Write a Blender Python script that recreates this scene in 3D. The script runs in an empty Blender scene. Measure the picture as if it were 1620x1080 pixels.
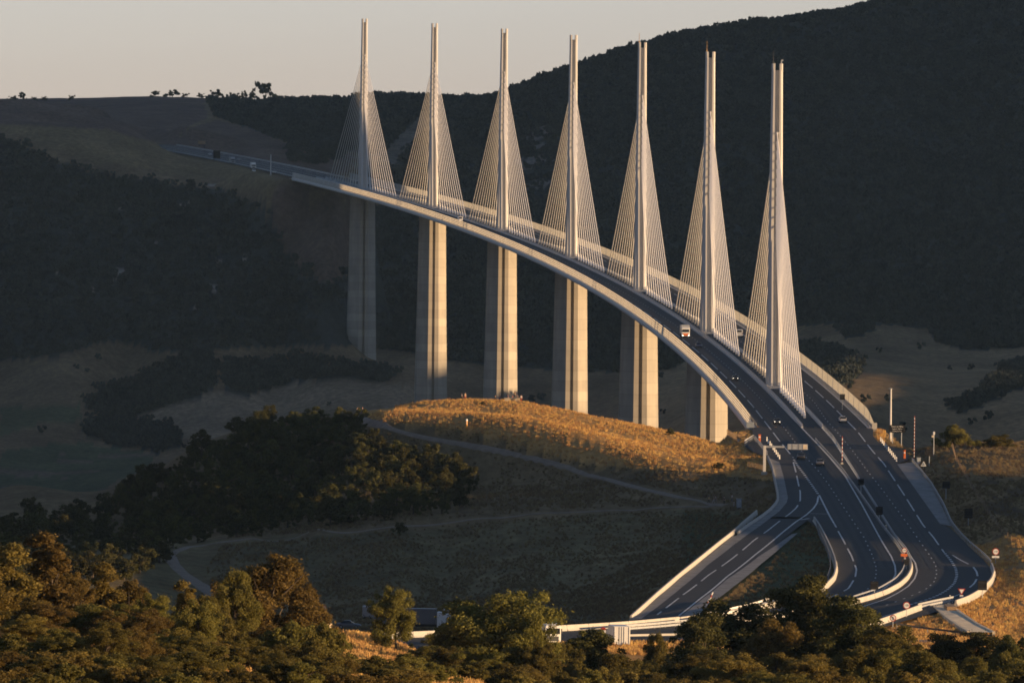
import bpy, math, random
import numpy as np
from mathutils import Vector, Matrix

random.seed(11)
RNG = np.random.default_rng(7)
scn = bpy.context.scene
COL = scn.collection

# ------------------------------------------------------------------ survey
# The place is surveyed in metres: x right, y away from the viewpoint, z up, the viewpoint
# at the origin.  The viaduct follows its real geometry (342 m spans, 20 km radius, 3 % grade).
F = 13248.3; PIT = 0.0135112; ROL = 0.0110144
X7, Y7, Z7 = 70.738, 2258.99, -42.104
A0, K, SL = 0.0210572, 5.0e-5, 0.03
CP, SP_, CR, SR = math.cos(PIT), math.sin(PIT), math.cos(ROL), math.sin(ROL)

def ray(px, py):
    """direction with unit y for a bearing given in photo coordinates"""
    dx, dy = px - 810., py - 540.
    u = CR*dx + SR*dy; v = -SR*dx + CR*dy
    d = np.array([u/F, CP - v/F*SP_, -SP_ - v/F*CP])
    return d/d[1]
def at(px, py, Y):
    return ray(px, py)*Y
def proj(X, Y, Z):
    dep = Y*CP - Z*SP_; up = Y*SP_ + Z*CP
    u = F*X/dep; v = -F*up/dep
    return 810 + u*CR - v*SR, 540 + u*SR + v*CR

def arc(s):
    h = A0 + K*s
    return np.array([X7 + (math.cos(h)-math.cos(A0))/K, Y7 + (math.sin(h)-math.sin(A0))/K, Z7 + SL*s]), h
def deckpt(s, off, dz=0.):
    p, h = arc(s)
    return (p[0] + off*math.cos(h), p[1] + off*math.sin(h), p[2] + dz)

_ss = np.linspace(-700, 4000, 600)
_ay = np.array([arc(s)[0][1] for s in _ss]); _az = Z7 + SL*_ss
def zroad(Y):
    Y = np.asarray(Y, float)
    z = np.interp(Y, _ay, _az)
    z0 = float(np.interp(1650., _ay, _az))
    d = np.clip(1650. - Y, 0, 200)
    zn = z0 - SL*(d - d*d/400.)
    return np.where(Y < 1650, zn, z)
def road(px, py, dz=0.):
    """point of the carriageway surface seen on that bearing"""
    d = ray(px, py); lo, hi = 900., 9000.
    for _ in range(50):
        m = .5*(lo+hi)
        if d[2]*m > zroad(m): lo = m
        else: hi = m
    p = d*lo
    return np.array([p[0], p[1], float(zroad(p[1])) + dz])

# ------------------------------------------------------------------ sun
SUN_EL = math.radians(5.0)
S2 = np.array([math.cos(math.radians(18)), -math.sin(math.radians(18))])   # towards the sun, plan
T2 = np.array([-S2[1], S2[0]])
TAN = math.tan(SUN_EL)
VU = np.array([(-3000,-20),(0,-12),(300,-22),(500,-32),(600,-42),(900,-47),(1000,-60),(1450,-42),(1530,-30),(1580,-23),(1600,-13),(1625,-2),(1690,3),(1738,2.5),(1765,-4),(1782,-8),(1800,-11),
      (1990,-11),(2170,-2),(2260,2),(2500,-4),(3130,13),(3446,21),(3759,46),(3900,90),(4011,135),(4070,190),(4200,235),(5000,320),(5400,430),
      (5950,430),(6350,322),(8000,308),(12000,300),(40000,200)], float)  # crest of the added west ridge, set to place its shadow edges

# ------------------------------------------------------------------ terrain
def hashn(ix, iy, seed):
    h = (ix.astype(np.int64)*374761393 + iy.astype(np.int64)*668265263 + seed*1442695041) & 0x7fffffff
    h = (h ^ (h >> 13))*1274126177 & 0x7fffffff
    return ((h ^ (h >> 16)) & 0xffff)/65535.
def vnoise(x, y, seed=0):
    ix, iy = np.floor(x), np.floor(y); fx, fy = x-ix, y-iy
    fx = fx*fx*(3-2*fx); fy = fy*fy*(3-2*fy)
    a = hashn(ix, iy, seed); b = hashn(ix+1, iy, seed); c = hashn(ix, iy+1, seed); d = hashn(ix+1, iy+1, seed)
    return (a*(1-fx)+b*fx)*(1-fy) + (c*(1-fx)+d*fx)*fy
def fbm(x, y, seed=0, o=4):
    r = 0; s = 0; am = 1.
    for i in range(o):
        r = r + am*vnoise(x*2**i, y*2**i, seed+i*17); s += am; am *= .5
    return r/s

CTRL = [  # bearing x, bearing y, distance
 # foreground hillside
 (-600,990,620),(0,1012,650),(250,1035,660),(400,1055,720),(640,1085,700),(800,1092,820),(1000,1130,700),(1200,1102,850),(1600,1118,850),(2200,1150,850),(1600,1190,650),
 (-600,1190,420),(0,1130,480),(220,1140,500),(400,1180,440),(1200,1220,450),(2200,1240,450),
 (600,1036,880),(560,1006,960),(500,1012,930),(650,1034,940),(300,1040,900),(0,1000,880),(-500,990,880),
 (800,1110,1050),(1100,1100,1050),(1500,1065,1050),(1800,1065,1050),(300,1080,1100),
 # around the motorway and the rest area
 (600,1040,1180),(900,1040,1180),(1200,1040,1200),(1450,1035,1220),(1600,1028,1230),(1900,1020,1230),
 (1400,1010,1300),(1500,1008,1310),(1610,1000,1360),(1600,960,1430),(1600,900,1545),(1570,858,1610),(1700,900,1560),(1640,850,1650),
 (1900,850,1600),(500,1000,1470),(300,990,1480),(0,960,1500),
 (600,975,1555),(800,970,1540),(950,960,1520),(300,950,1640),(0,920,1660),
 (700,900,1740),(900,900,1700),(1040,880,1680),(500,890,1760),(280,880,1765),(100,880,1780),(-200,880,1780),
 (560,843,1800),(800,832,1790),(1000,815,1800),(1124,796,1815),(1180,800,1800),(1150,830,1740),
 # mound: crest, then down its front
 (1205,760,1850),(575,650,2050),(575,660,2095),(1150,695,2035),(1166,697,2045),(1186,701,2035),
 # grove
 (500,680,2040),(500,715,2000),(500,765,1960),(500,802,1922),(500,827,1880),(420,695,2027),(420,737,1990),(420,797,1944),(420,836,1895),
 (300,742,2007),(300,778,1972),(300,826,1938),(300,847,1895),(200,815,1987),(200,847,1945),(200,864,1890),(150,829,1977),(60,850,1945),(0,857,1925),(-300,900,1900),
 (400,852,1815),(500,843,1800),(250,858,1815),(100,872,1850),
 # right shoulder
 (1480,712,1960),(1560,707,1965),(1640,706,1965),(1900,700,1960),(1450,735,1905),(1550,750,1850),(1620,760,1840),(1530,820,1690),(1600,810,1730),(1480,770,1830),(1900,790,1750),
 # gorge behind
 (810,1010,2440),(0,930,2440),(1500,800,2330),(2200,800,2330),(-600,980,2440),
 (0,1450,2700),(810,1600,2650),(1500,950,2700),(-600,1400,2700),(2200,900,2700),
 (810,1060,3200),(0,960,3300),
 # far valley side
 (50,800,3620),(200,760,3700),(400,720,3850),(0,700,3950),(300,650,4080),(500,620,4130),(50,620,4170),(250,590,4220),
 (0,565,4290),(200,555,4310),(573,556,4305),(750,575,4280),(640,600,4150),(683,720,3965),(795,880,3625),(900,700,3900),
 (1000,640,4000),(1000,760,3500),(1120,690,3300),(1350,705,2950),(1450,640,3350),(1600,650,3300),(1350,570,3900),(1600,590,3700),
 (1450,520,4350),(1600,548,4250),(1270,515,4400),(1250,600,3800),(2000,640,3300),(2000,540,4250),(-500,560,4290),(-500,700,3900),
 # far slopes
 (0,400,4480),(200,420,4450),(100,300,4600),(380,440,4420),(450,450,4430),(300,340,4570),(300,300,4640),(383,296,4660),
 (560,450,4500),(560,340,4750),(700,450,4600),(900,450,4650),(900,330,4900),(1100,430,4700),(1300,430,4600),(1500,430,4600),(1300,300,4950),(1500,300,4950),(1100,280,5050),
 (700,300,5050),(640,220,5300),(1300,150,5350),(1500,150,5350),(1100,130,5500),(900,190,5400),(750,200,5500),
 (0,198,4880),(80,203,4900),(167,207,4930),(220,222,5000),(270,238,5100),(60,225,4780),(200,262,4700),(300,281,4690),(-400,190,4880),(-400,400,4480),
 (430,262,5000),(520,255,5200),(480,235,5400),(380,205,5800),(300,200,5800),(100,190,5900),(0,188,5900),(-400,185,5900),
 (600,240,5200),
 # skylines
 (0,154,7400),(100,153,7400),(200,149,7400),(250,147,7400),(330,150,7400),(430,153,7400),(530,158,7200),(-400,160,7400),
 (600,160,6400),(650,156,6200),(700,152,6000),(780,142,5900),(860,110,5800),(950,80,5800),(1050,52,5800),(1130,34,5800),(1210,18,5800),
 (1330,2,5800),(1450,-25,5800),(1620,-60,5850),(2000,-110,5900),
 # beyond
 (0,190,9500),(800,190,9500),(1500,30,8000),(2500,0,9000),(-900,190,9500),
]
# front of the mound, in columns from the crest down
_mc = {610:[(655,1990),(690,1970),(722,1955),(757,1938),(780,1915),(798,1860)], 738:[(675,1965),(706,1956),(741,1944),(767,1926),(784,1895),(800,1835)],
       850:[(690,1945),(708,1942),(726,1937),(754,1922),(774,1894),(794,1835)], 960:[(715,1922),(722,1920),(730,1917),(743,1911),(763,1886),(790,1835)],
       1080:[(735,1897),(739,1893),(743,1888),(751,1875),(765,1852),(782,1830)], 1190:[(752,1870),(754,1867),(757,1863),(760,1858),(766,1848),(780,1825)]}
_mk = sorted(_mc)
for px in range(610, 1191, 17):
    cy = np.interp(px, [610,673,740,824,878,931,1038,1109,1176,1190], [641,631,628,630,641,652,674,690,709,713])
    cY = np.interp(px, [610,740,850,960,1080,1190], [2055,2060,2052,2040,2015,1955])
    col = [(np.interp(px, _mk, [_mc[k][i][0] for k in _mk]), np.interp(px, _mk, [_mc[k][i][1] for k in _mk])) for i in range(6)]
    cy += 4.5
    CTRL += [(px, cy, cY), (px, cy+7, cY+35), (px, cy+26, cY+80), (px, cy*.5+col[0][0]*.5, cY*.5+col[0][1]*.5)] + [(px, a_, b_) for a_, b_ in col]
_ctrl = np.array([list(at(*c)) for c in CTRL])
_extra = [(0,15,-2.3),(0,60,-4.5),(0,200,-13),(-60,200,-13),(60,200,-14),(-900,600,-30),(900,600,-40),(-900,100,-20),(900,100,-25),
          (-3000,4000,0),(-2500,6500,90),(-6000,9000,80),(-1500,2000,-70),(2600,1800,-60),(6000,8000,120),(0,14000,60),(-9000,14000,60),(9000,14000,60)]
for e in _extra: _ctrl = np.vstack([_ctrl, e])
for py in (760,800,850,900):      # the carriageways
    for px in (1290,1400):
        p = road(px, py); _ctrl = np.vstack([_ctrl, [p[0], p[1], p[2]-.4]])
for px, py in ((1215,735),(1238,780),(1200,828),(1140,880),(1060,945),(1420,740),(1490,840),(1560,915),(1480,965),(1330,950),(1220,880),(1180,920),(1260,910),(1060,990),(900,1006),(1500,840),(1545,870),(1580,905),(1430,725),(1205,705)):
    p = road(px, py); _ctrl = np.vstack([_ctrl, [p[0], p[1], p[2]-.5]])
for s in (2290,2400,2550,2700,2850):
    for o in (-18,18):
        p = deckpt(s, o, -.8); _ctrl = np.vstack([_ctrl, p])

def warp(X, Y):
    Y = np.maximum(Y, 10.)
    return np.arctan(X/Y)*26., np.log(Y)*2.2
_ca, _cr = warp(_ctrl[:,0], _ctrl[:,1])
def _U(d2): return .5*d2*np.log(d2 + 1e-12)
_n = len(_ctrl)
_d2 = (_ca[:,None]-_ca[None])**2 + (_cr[:,None]-_cr[None])**2
_A = np.zeros((_n+3,_n+3)); _A[:_n,:_n] = _U(_d2) + np.eye(_n)*2e-4
_A[:_n,_n] = 1; _A[:_n,_n+1] = _ca; _A[:_n,_n+2] = _cr; _A[_n:,:_n] = _A[:_n,_n:].T
_w = np.linalg.solve(_A, np.concatenate([_ctrl[:,2],[0,0,0]]))
def tps(X, Y):
    a, r = warp(X, Y); out = np.empty(a.shape)
    for i in range(0, len(a), 60000):
        aa, rr = a[i:i+60000], r[i:i+60000]
        out[i:i+60000] = _U((aa[:,None]-_ca)**2 + (rr[:,None]-_cr)**2) @ _w[:_n] + _w[_n] + aa*_w[_n+1] + rr*_w[_n+2]
    return out

def inpoly(x, y, poly):
    r = np.zeros(x.shape, bool); n = len(poly)
    for i in range(n):
        x1, y1 = poly[i][:2]; x2, y2 = poly[(i+1) % n][:2]
        if y1 == y2: continue
        c = ((y1 > y) != (y2 > y)) & (x < (x2-x1)*(y-y1)/(y2-y1) + x1)
        r ^= c
    return r
def polydist(x, y, poly, closed=True):
    d = np.full(x.shape, 1e9); n = len(poly)
    for i in range(n if closed else n-1):
        x1, y1 = poly[i][:2]; x2, y2 = poly[(i+1) % n][:2]
        dx, dy = x2-x1, y2-y1; L = dx*dx+dy*dy + 1e-9
        t = np.clip(((x-x1)*dx + (y-y1)*dy)/L, 0, 1)
        d = np.minimum(d, (x-x1-t*dx)**2 + (y-y1-t*dy)**2)
    return np.sqrt(d)

# outlines of the carved road bed (photo bearings taken down onto the carriageway surface)
LEFT_EDGE = [(1193,693),(1178,706),(1194,716),(1212,722),(1233,731),(1239,753),(1243,772),(1246,787),(1244,795),(1233,808),(1204,830),(1181,846),
             (1164,859),(1120,893),(1077,930),(1040,960),(1014,979),(985,1000)]
MAIN_LEFT = [(1292,820),(1300,834),(1308,852),(1317,872),(1323,888),(1325,903),(1321,918),(1305,934),(1270,948),(1230,958),(1170,970),(1107,981),(990,992),(870,999),(650,1008),(400,1020)]
RIGHT_EDGE = [(1381,689),(1389,699),(1400,703),(1428,712.5),(1437,720),(1437,727),(1420,733),(1440,762),(1465,797),(1487,828),(1503,834),(1533,864),
              (1556,885),(1566,897),(1569,908),(1564,922),(1548,938),(1520,953),(1480,968),(1400,991),(1300,1005),(1100,1014),(870,1020),(650,1026),(400,1036)]
RAMP_RIGHT = [(1292,820),(1284,818),(1262,834),(1230,860),(1190,890),(1140,926),(1090,962),(1062,982),(1040,1000)]
_le = [road(*p) for p in LEFT_EDGE]; _re = [road(*p) for p in RIGHT_EDGE]
_ml = [road(*p) for p in MAIN_LEFT]; _rr = [road(*p) for p in RAMP_RIGHT]
_ab_l, _ab_r = deckpt(-203, -15), deckpt(-203, 15)
BED_MAIN = [_ab_l] + _le[:10] + _ml + _re[::-1] + [_ab_r]
BED_RAMP = _le[9:] + _rr[::-1]
BED_FAR = [deckpt(s, -17) for s in range(2257, 3400, 40)] + [deckpt(s, 17) for s in range(3377, 2250, -40)]

SKY = np.array([(-700,160),(0,148),(250,142),(330,146),(530,150),(600,147),(640,143),(700,143),(780,136),(860,104),(950,74),(1050,46),(1130,29),(1210,14),(1330,-2),(1450,-30),(1620,-65),(2300,-150)], float)
def height(X, Y, noise=True):
    X = np.atleast_1d(np.asarray(X, float)).ravel(); Y = np.atleast_1d(np.asarray(Y, float)).ravel()
    z = tps(X, Y)
    u = X*T2[0] + Y*T2[1]; s = X*S2[0] + Y*S2[1]
    V = np.interp(u, VU[:,0], VU[:,1])
    a = np.arctan2(X, np.maximum(Y, 1))
    # unseen ridge to the west, its crest shaped to throw the evening shade
    crest = V + TAN*130 + 5.*(fbm(u/160., u*0, 5)-.5)*np.clip((u-1500)/800, .15, 1)
    ridge = crest - .26*np.abs(s-130) - np.clip(s-130, 0, None)*.05
    off = np.clip((a-.072)/.03, 0, 1)*np.clip((Y-450)/300, 0, 1)
    lim = V + TAN*s - 4
    z = np.where((off > 0) & (s < 100), z*(1-off) + np.minimum(z, lim)*off, z)
    z = np.where((s >= 100) & (off > 0), np.minimum(z, lim), z)
    z = np.where(off > 0, np.maximum(z, ridge), z)
    if noise:
        big = np.clip((Y-4250)/900, 0, 1)
        z = z + big*((fbm(X/130., Y/190., 3)-.5)*26 + (fbm(X/45., Y/60., 9)-.5)*10)*np.clip((6800-Y)/600, .12, 1)*np.where((Y > 5500) & (a < -.012), .25, 1)
        mid = np.clip((Y-2900)/300, 0, 1)*(1-big)
        z = z + mid*(fbm(X/60., Y/150., 4)-.5)*5
        z = z + (fbm(X/9., Y/20., 12)-.5)*np.where(Y < 2300, .32, 1.2)
    o2 = np.clip((a-.066)/.03, 0, 1)*((Y > 60) & (Y < 1400))
    z = np.where(o2 > 0, z*(1-o2) + np.minimum(z, lim)*o2, z)
    z = np.where(Y < 640, np.minimum(z, -1.7 - Y*np.interp(Y, [0,470,640], [.0575,.0575,.0495])), z)
    # the ridge line against the sky
    m = (Y > 4550) & (np.abs(a) < .1)
    if m.any():
        px, _ = proj(X[m], Y[m], z[m])
        cap = np.interp(px, SKY[:,0], SKY[:,1]) + (fbm(X[m]/60., X[m]*0, 19)-.5)*9 + np.interp(px, [-500,560,760,2000], [8,10,24,26])
        dx = px-810.; v_ = (cap-540+0*dx - SR*dx)/CR; el = -(np.tan(PIT + np.arctan(v_/F)))
        zc = el*Y[m]; k = zc - z[m]
        z[m] = np.where(k < 0, zc + np.clip(k, -60, 0)*.04, z[m])
    # level road beds
    zb = zroad(Y) - .35
    m = (Y > 1150) & (Y < 2120) & (np.abs(a) < .12)
    if m.any():
        xs, ys = X[m], Y[m]
        d = np.minimum(np.where(inpoly(xs, ys, BED_MAIN), 0, polydist(xs, ys, BED_MAIN)), np.where(inpoly(xs, ys, BED_RAMP), 0, polydist(xs, ys, BED_RAMP)))
        w = np.clip(1 - (d-2.)/9., 0, 1); w = w*w*(3-2*w)
        zz = z[m]*(1-w) + zb[m]*w
        zz = np.where(d < 2., np.minimum(zz, zb[m]), zz)
        z[m] = zz
    m = (Y > 4400) & (Y < 6000) & (np.abs(a) < .12)
    if m.any():
        xs, ys = X[m], Y[m]
        d = np.where(inpoly(xs, ys, BED_FAR), 0, polydist(xs, ys, BED_FAR))
        w = np.clip(1 - (d-3.)/22., 0, 1); w = w*w*(3-2*w)
        z[m] = z[m]*(1-w) + (np.interp(Y[m], _ay, _az)-.5)*w
    # the gorge side must clear the deck and its abutments
    m = (Y > 2062) & (Y < 4490)
    if m.any():
        xs, ys = X[m], Y[m]
        cx = np.interp(ys, _ay, np.array([arc(q)[0][0] for q in _ss])); d = np.abs(xs-cx)
        lim = np.interp(ys, _ay, _az) - 5.5 - np.clip((ys-2062)/60, 0, 1)*4*np.clip((4490-ys)/60, 0, 1) + np.clip(d-18, 0, None)*.9
        z[m] = np.minimum(z[m], lim)
    return z
def h1(x, y): return float(height([x],[y])[0])
def hit(px, py, y0=500., y1=8000., n=1500):
    """where the line of sight meets the ground"""
    d = ray(px, py); Y = np.geomspace(y0, y1, n)
    g = height(d[0]*Y, Y) - d[2]*Y
    k = np.argmax(g > 0)
    if k == 0:
        p = d*Y[np.argmax(g)]; p[2] = h1(p[0], p[1]); return p
    t = g[k-1]/(g[k-1]-g[k]); yy = Y[k-1] + t*(Y[k]-Y[k-1])
    p = d*yy; p[2] = h1(p[0], p[1]); return p

# ------------------------------------------------------------------ helpers
def link(o, parent=None):
    COL.objects.link(o)
    if parent is not None: o.parent = parent
    return o
def tag(o, label=None, cat=None, group=None, kind=None):
    if label: o['label'] = label
    if cat: o['category'] = cat
    if group: o['group'] = group
    if kind: o['kind'] = kind
    return o
def empty(name, loc=(0,0,0), rz=0., label=None, cat=None, group=None, parent=None):
    o = bpy.data.objects.new(name, None); o.empty_display_size = .5
    o.location = loc; o.rotation_euler = (0,0,rz); link(o, parent)
    return tag(o, label, cat, group)
def npmesh(name, V, Fc, mat=None, smooth=False, mats=None, midx=None):
    """mesh from numpy arrays (all faces of the same size)"""
    V = np.asarray(V, np.float32); Fc = np.asarray(Fc, np.int32)
    me = bpy.data.meshes.new(name); k = Fc.shape[1]; n = len(Fc)
    me.vertices.add(len(V)); me.vertices.foreach_set('co', V.ravel())
    me.loops.add(n*k); me.loops.foreach_set('vertex_index', Fc.ravel())
    me.polygons.add(n); me.polygons.foreach_set('loop_start', np.arange(n, dtype=np.int32)*k)
    if smooth: me.polygons.foreach_set('use_smooth', np.ones(n, bool))
    me.update(calc_edges=True)
    if mat: me.materials.append(mat)
    return me
class MB:
    def __init__(s): s.v = []; s.f = []
    def add(s, vs, fs):
        b = len(s.v); s.v += [tuple(map(float, p)) for p in vs]; s.f += [tuple(i+b for i in f) for f in fs]
    def box(s, c, d, rz=0., taper=1.):
        x, y, z = d[0]/2, d[1]/2, d[2]/2; P = []
        for k, t in ((-z,1.),(z,taper)):
            for sx, sy in ((-1,-1),(1,-1),(1,1),(-1,1)):
                px, py = sx*x*t, sy*y*t
                P.append((c[0]+px*math.cos(rz)-py*math.sin(rz), c[1]+px*math.sin(rz)+py*math.cos(rz), c[2]+k))
        s.add(P, [(3,2,1,0),(4,5,6,7),(0,1,5,4),(1,2,6,5),(2,3,7,6),(3,0,4,7)])
    def tube(s, pts, r, n=6, cap=True):
        pts = [Vector(p) for p in pts]; m = len(pts); R = r if hasattr(r, '__len__') else [r]*m; P = []; fs = []
        for i, p in enumerate(pts):
            t = (pts[min(i+1,m-1)] - pts[max(i-1,0)]).normalized()
            a = t.cross(Vector((0,0,1))) if abs(t.z) < .95 else t.cross(Vector((0,1,0)))
            a.normalize(); b = t.cross(a)
            for j in range(n):
                q = 2*math.pi*j/n; P.append(p + (a*math.cos(q) + b*math.sin(q))*R[i])
        for i in range(m-1):
            for j in range(n):
                fs.append((i*n+j, i*n+(j+1)%n, (i+1)*n+(j+1)%n, (i+1)*n+j))
        if cap: fs += [tuple(range(n-1,-1,-1)), tuple((m-1)*n+j for j in range(n))]
        s.add(P, fs)
    def loft(s, rings, cap=True):
        n = len(rings[0]); P = [p for r in rings for p in r]; fs = []
        for i in range(len(rings)-1):
            for j in range(n):
                fs.append((i*n+j, i*n+(j+1)%n, (i+1)*n+(j+1)%n, (i+1)*n+j))
        if cap: fs += [tuple(range(n-1,-1,-1)), tuple((len(rings)-1)*n+j for j in range(n))]
        s.add(P, fs)
    def lathe(s, c, prof, n=12):
        s.loft([[(c[0]+r*math.cos(2*math.pi*j/n), c[1]+r*math.sin(2*math.pi*j/n), c[2]+z) for j in range(n)] for r, z in prof])
    def sheet(s, A, B):
        n = len(A); s.add(list(A)+list(B), [(i, i+1, n+i+1, n+i) for i in range(n-1)])
    def build(s, name, mat=None, parent=None, smooth=False, bevel=0., label=None):
        me = bpy.data.meshes.new(name); me.from_pydata(s.v, [], s.f); me.validate()
        if smooth: me.polygons.foreach_set('use_smooth', [True]*len(me.polygons))
        me.update()
        if mat: me.materials.append(mat)
        o = bpy.data.objects.new(name, me); link(o, parent)
        if bevel:
            b = o.modifiers.new('bevel', 'BEVEL'); b.width = bevel; b.segments = 2; b.limit_method = 'ANGLE'
        if label: o['label'] = label
        return o
def copy_tree(o, parent=None):
    c = o.copy(); COL.objects.link(c)
    if parent is not None: c.parent = parent
    for ch in list(o.children): copy_tree(ch, c)
    return c

# ------------------------------------------------------------------ materials
def new_mat(name):
    m = bpy.data.materials.new(name); m.use_nodes = True; nt = m.node_tree; nt.nodes.clear()
    out = nt.nodes.new('ShaderNodeOutputMaterial'); b = nt.nodes.new('ShaderNodeBsdfPrincipled')
    nt.links.new(b.outputs[0], out.inputs[0]); return m, nt, b, out
def mixc(nt, fac, a, b, mode='MIX'):
    n = nt.nodes.new('ShaderNodeMix'); n.data_type = 'RGBA'; n.blend_type = mode
    for i, v in ((0, fac), (6, a), (7, b)):
        if hasattr(v, 'links'): nt.links.new(v, n.inputs[i])
        elif i == 0: n.inputs[0].default_value = v
        else: n.inputs[i].default_value = (*v, 1)
    return n.outputs[2]
def noise(nt, scale, detail=4, rough=.6, coord='Object', vec_scale=None):
    t = nt.nodes.new('ShaderNodeTexCoord'); n = nt.nodes.new('ShaderNodeTexNoise')
    src = t.outputs[coord]
    if vec_scale:
        mp = nt.nodes.new('ShaderNodeMapping'); mp.inputs['Scale'].default_value = vec_scale
        nt.links.new(src, mp.inputs[0]); src = mp.outputs[0]
    nt.links.new(src, n.inputs['Vector']); n.inputs['Scale'].default_value = scale
    n.inputs['Detail'].default_value = detail; n.inputs['Roughness'].default_value = rough
    return n.outputs[0]
def ramp(nt, fac, stops):
    r = nt.nodes.new('ShaderNodeValToRGB'); nt.links.new(fac, r.inputs[0]); e = r.color_ramp.elements
    while len(e) < len(stops): e.new(.5)
    for k, (p, c) in zip(e, stops):
        k.position = p; k.color = (*c, 1) if hasattr(c, '__len__') else (c, c, c, 1)
    return r.outputs[0]
def bump(nt, b, h, strength, dist=1.):
    n = nt.nodes.new('ShaderNodeBump'); n.inputs['Strength'].default_value = strength; n.inputs['Distance'].default_value = dist
    nt.links.new(h, n.inputs['Height']); nt.links.new(n.outputs[0], b.inputs['Normal'])
def plain(name, col, rough=.6, metal=0., var=.18, scale=1.5, spec=.3):
    m, nt, b, out = new_mat(name)
    f = noise(nt, scale, 5)
    c = mixc(nt, ramp(nt, f, [(.3,0.),(.7,1.)]), tuple(x*(1-var) for x in col), tuple(min(1, x*(1+var)) for x in col))
    nt.links.new(c, b.inputs['Base Color']); b.inputs['Roughness'].default_value = rough; b.inputs['Metallic'].default_value = metal
    b.inputs['Specular IOR Level'].default_value = spec
    return m
def foliage(name, dark, light, transl=.25):
    m, nt, b, out = new_mat(name)
    a = nt.nodes.new('ShaderNodeAttribute'); a.attribute_name = 'leaf'
    oi = nt.nodes.new('ShaderNodeObjectInfo')
    c = mixc(nt, a.outputs['Fac'], dark, light)
    h = nt.nodes.new('ShaderNodeHueSaturation'); nt.links.new(c, h.inputs['Color'])
    mr = nt.nodes.new('ShaderNodeMapRange'); nt.links.new(oi.outputs['Random'], mr.inputs[0]); mr.inputs[3].default_value = .7; mr.inputs[4].default_value = 1.25
    nt.links.new(mr.outputs[0], h.inputs['Value'])
    mh = nt.nodes.new('ShaderNodeMapRange'); nt.links.new(oi.outputs['Random'], mh.inputs[0]); mh.inputs[3].default_value = .485; mh.inputs[4].default_value = .515
    nt.links.new(mh.outputs[0], h.inputs['Hue'])
    nt.links.new(h.outputs[0], b.inputs['Base Color']); b.inputs['Roughness'].default_value = .8; b.inputs['Specular IOR Level'].default_value = .15
    t = nt.nodes.new('ShaderNodeBsdfTranslucent'); nt.links.new(h.outputs[0], t.inputs[0])
    mx = nt.nodes.new('ShaderNodeMixShader'); mx.inputs[0].default_value = transl
    nt.links.new(b.outputs[0], mx.inputs[1]); nt.links.new(t.outputs[0], mx.inputs[2]); nt.links.new(mx.outputs[0], out.inputs[0])
    return m

M = {}
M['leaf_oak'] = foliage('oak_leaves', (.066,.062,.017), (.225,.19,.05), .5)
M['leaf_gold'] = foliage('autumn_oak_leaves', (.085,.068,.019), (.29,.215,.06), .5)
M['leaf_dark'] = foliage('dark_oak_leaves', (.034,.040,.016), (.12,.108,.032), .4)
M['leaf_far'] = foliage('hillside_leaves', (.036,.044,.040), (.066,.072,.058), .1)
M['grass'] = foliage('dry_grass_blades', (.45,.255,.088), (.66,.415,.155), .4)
M['weed'] = foliage('shaded_weed_blades', (.16,.118,.064), (.25,.18,.095), .35)  # dulled copy of the grass tone, for ground in shade
M['bark'] = plain('bark', (.09,.07,.05), .9, scale=3)
M['steel_white'] = plain('white_painted_steel', (.52,.505,.48), .55, var=.05, scale=.15)
M['cable'] = plain('white_cable_sheath', (.78,.75,.71), .6, var=.04, scale=.1)
M['galv'] = plain('galvanised_steel', (.36,.38,.40), .5, .25, scale=2)
M['rail'] = plain('guard_rail_steel', (.40,.41,.42), .5, .2, scale=2)
M['barrier'] = plain('precast_concrete', (.42,.395,.35), .85, var=.12, scale=.8)
M['verge'] = plain('weathered_concrete', (.21,.205,.195), .9, var=.3, scale=.35)
M['dark'] = plain('dark_sign_back', (.020,.020,.022), .8, spec=.1)
M['dark_metal'] = plain('dark_metal', (.05,.05,.055), .5)
M['white'] = plain('white_paint', (.75,.74,.71), .5, var=.06)
M['red'] = plain('red_paint', (.33,.045,.032), .5, var=.1)
M['orange'] = plain('orange_plastic', (.65,.16,.04), .5, var=.1)
M['yellow_orange'] = plain('orange_marker_paint', (.75,.33,.05), .5, var=.1)
M['grey_box'] = plain('grey_cabinet', (.24,.27,.30), .6)
M['wood'] = plain('timber', (.30,.20,.11), .8, var=.3, scale=4)
M['lit_concrete'] = plain('sunlit_concrete', (.62,.53,.38), .9, var=.25, scale=.4)  # brighter, warmer concrete: low sunlight put into its colour
M['stone'] = plain('limestone', (.42,.36,.27), .9, var=.25, scale=.3)
M['tyre'] = plain('tyre_rubber', (.02,.02,.02), .85)
M['rim'] = plain('alloy', (.35,.35,.36), .35, .6)
M['skin'] = plain('skin', (.45,.27,.19), .6, var=.05)
M['hair'] = plain('dark_hair', (.03,.02,.015), .8)
M['mark'] = plain('road_paint', (.56,.56,.54), .7, var=.35, scale=.5)
M['cream'] = plain('cream_board', (.62,.52,.38), .6)
def glossy(name, col, rough=.25):
    m = plain(name, col, rough, 0., .04, 1., .5); return m
M['glass'] = glossy('dark_glass', (.012,.015,.018), .08)
def emit(name, col, s):
    m, nt, b, out = new_mat(name); b.inputs['Base Color'].default_value = (*col,1)
    b.inputs['Emission Color'].default_value = (*col,1); b.inputs['Emission Strength'].default_value = s; return m
M['lamp'] = emit('lit_headlamp', (1.,.88,.7), 4.)

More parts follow.
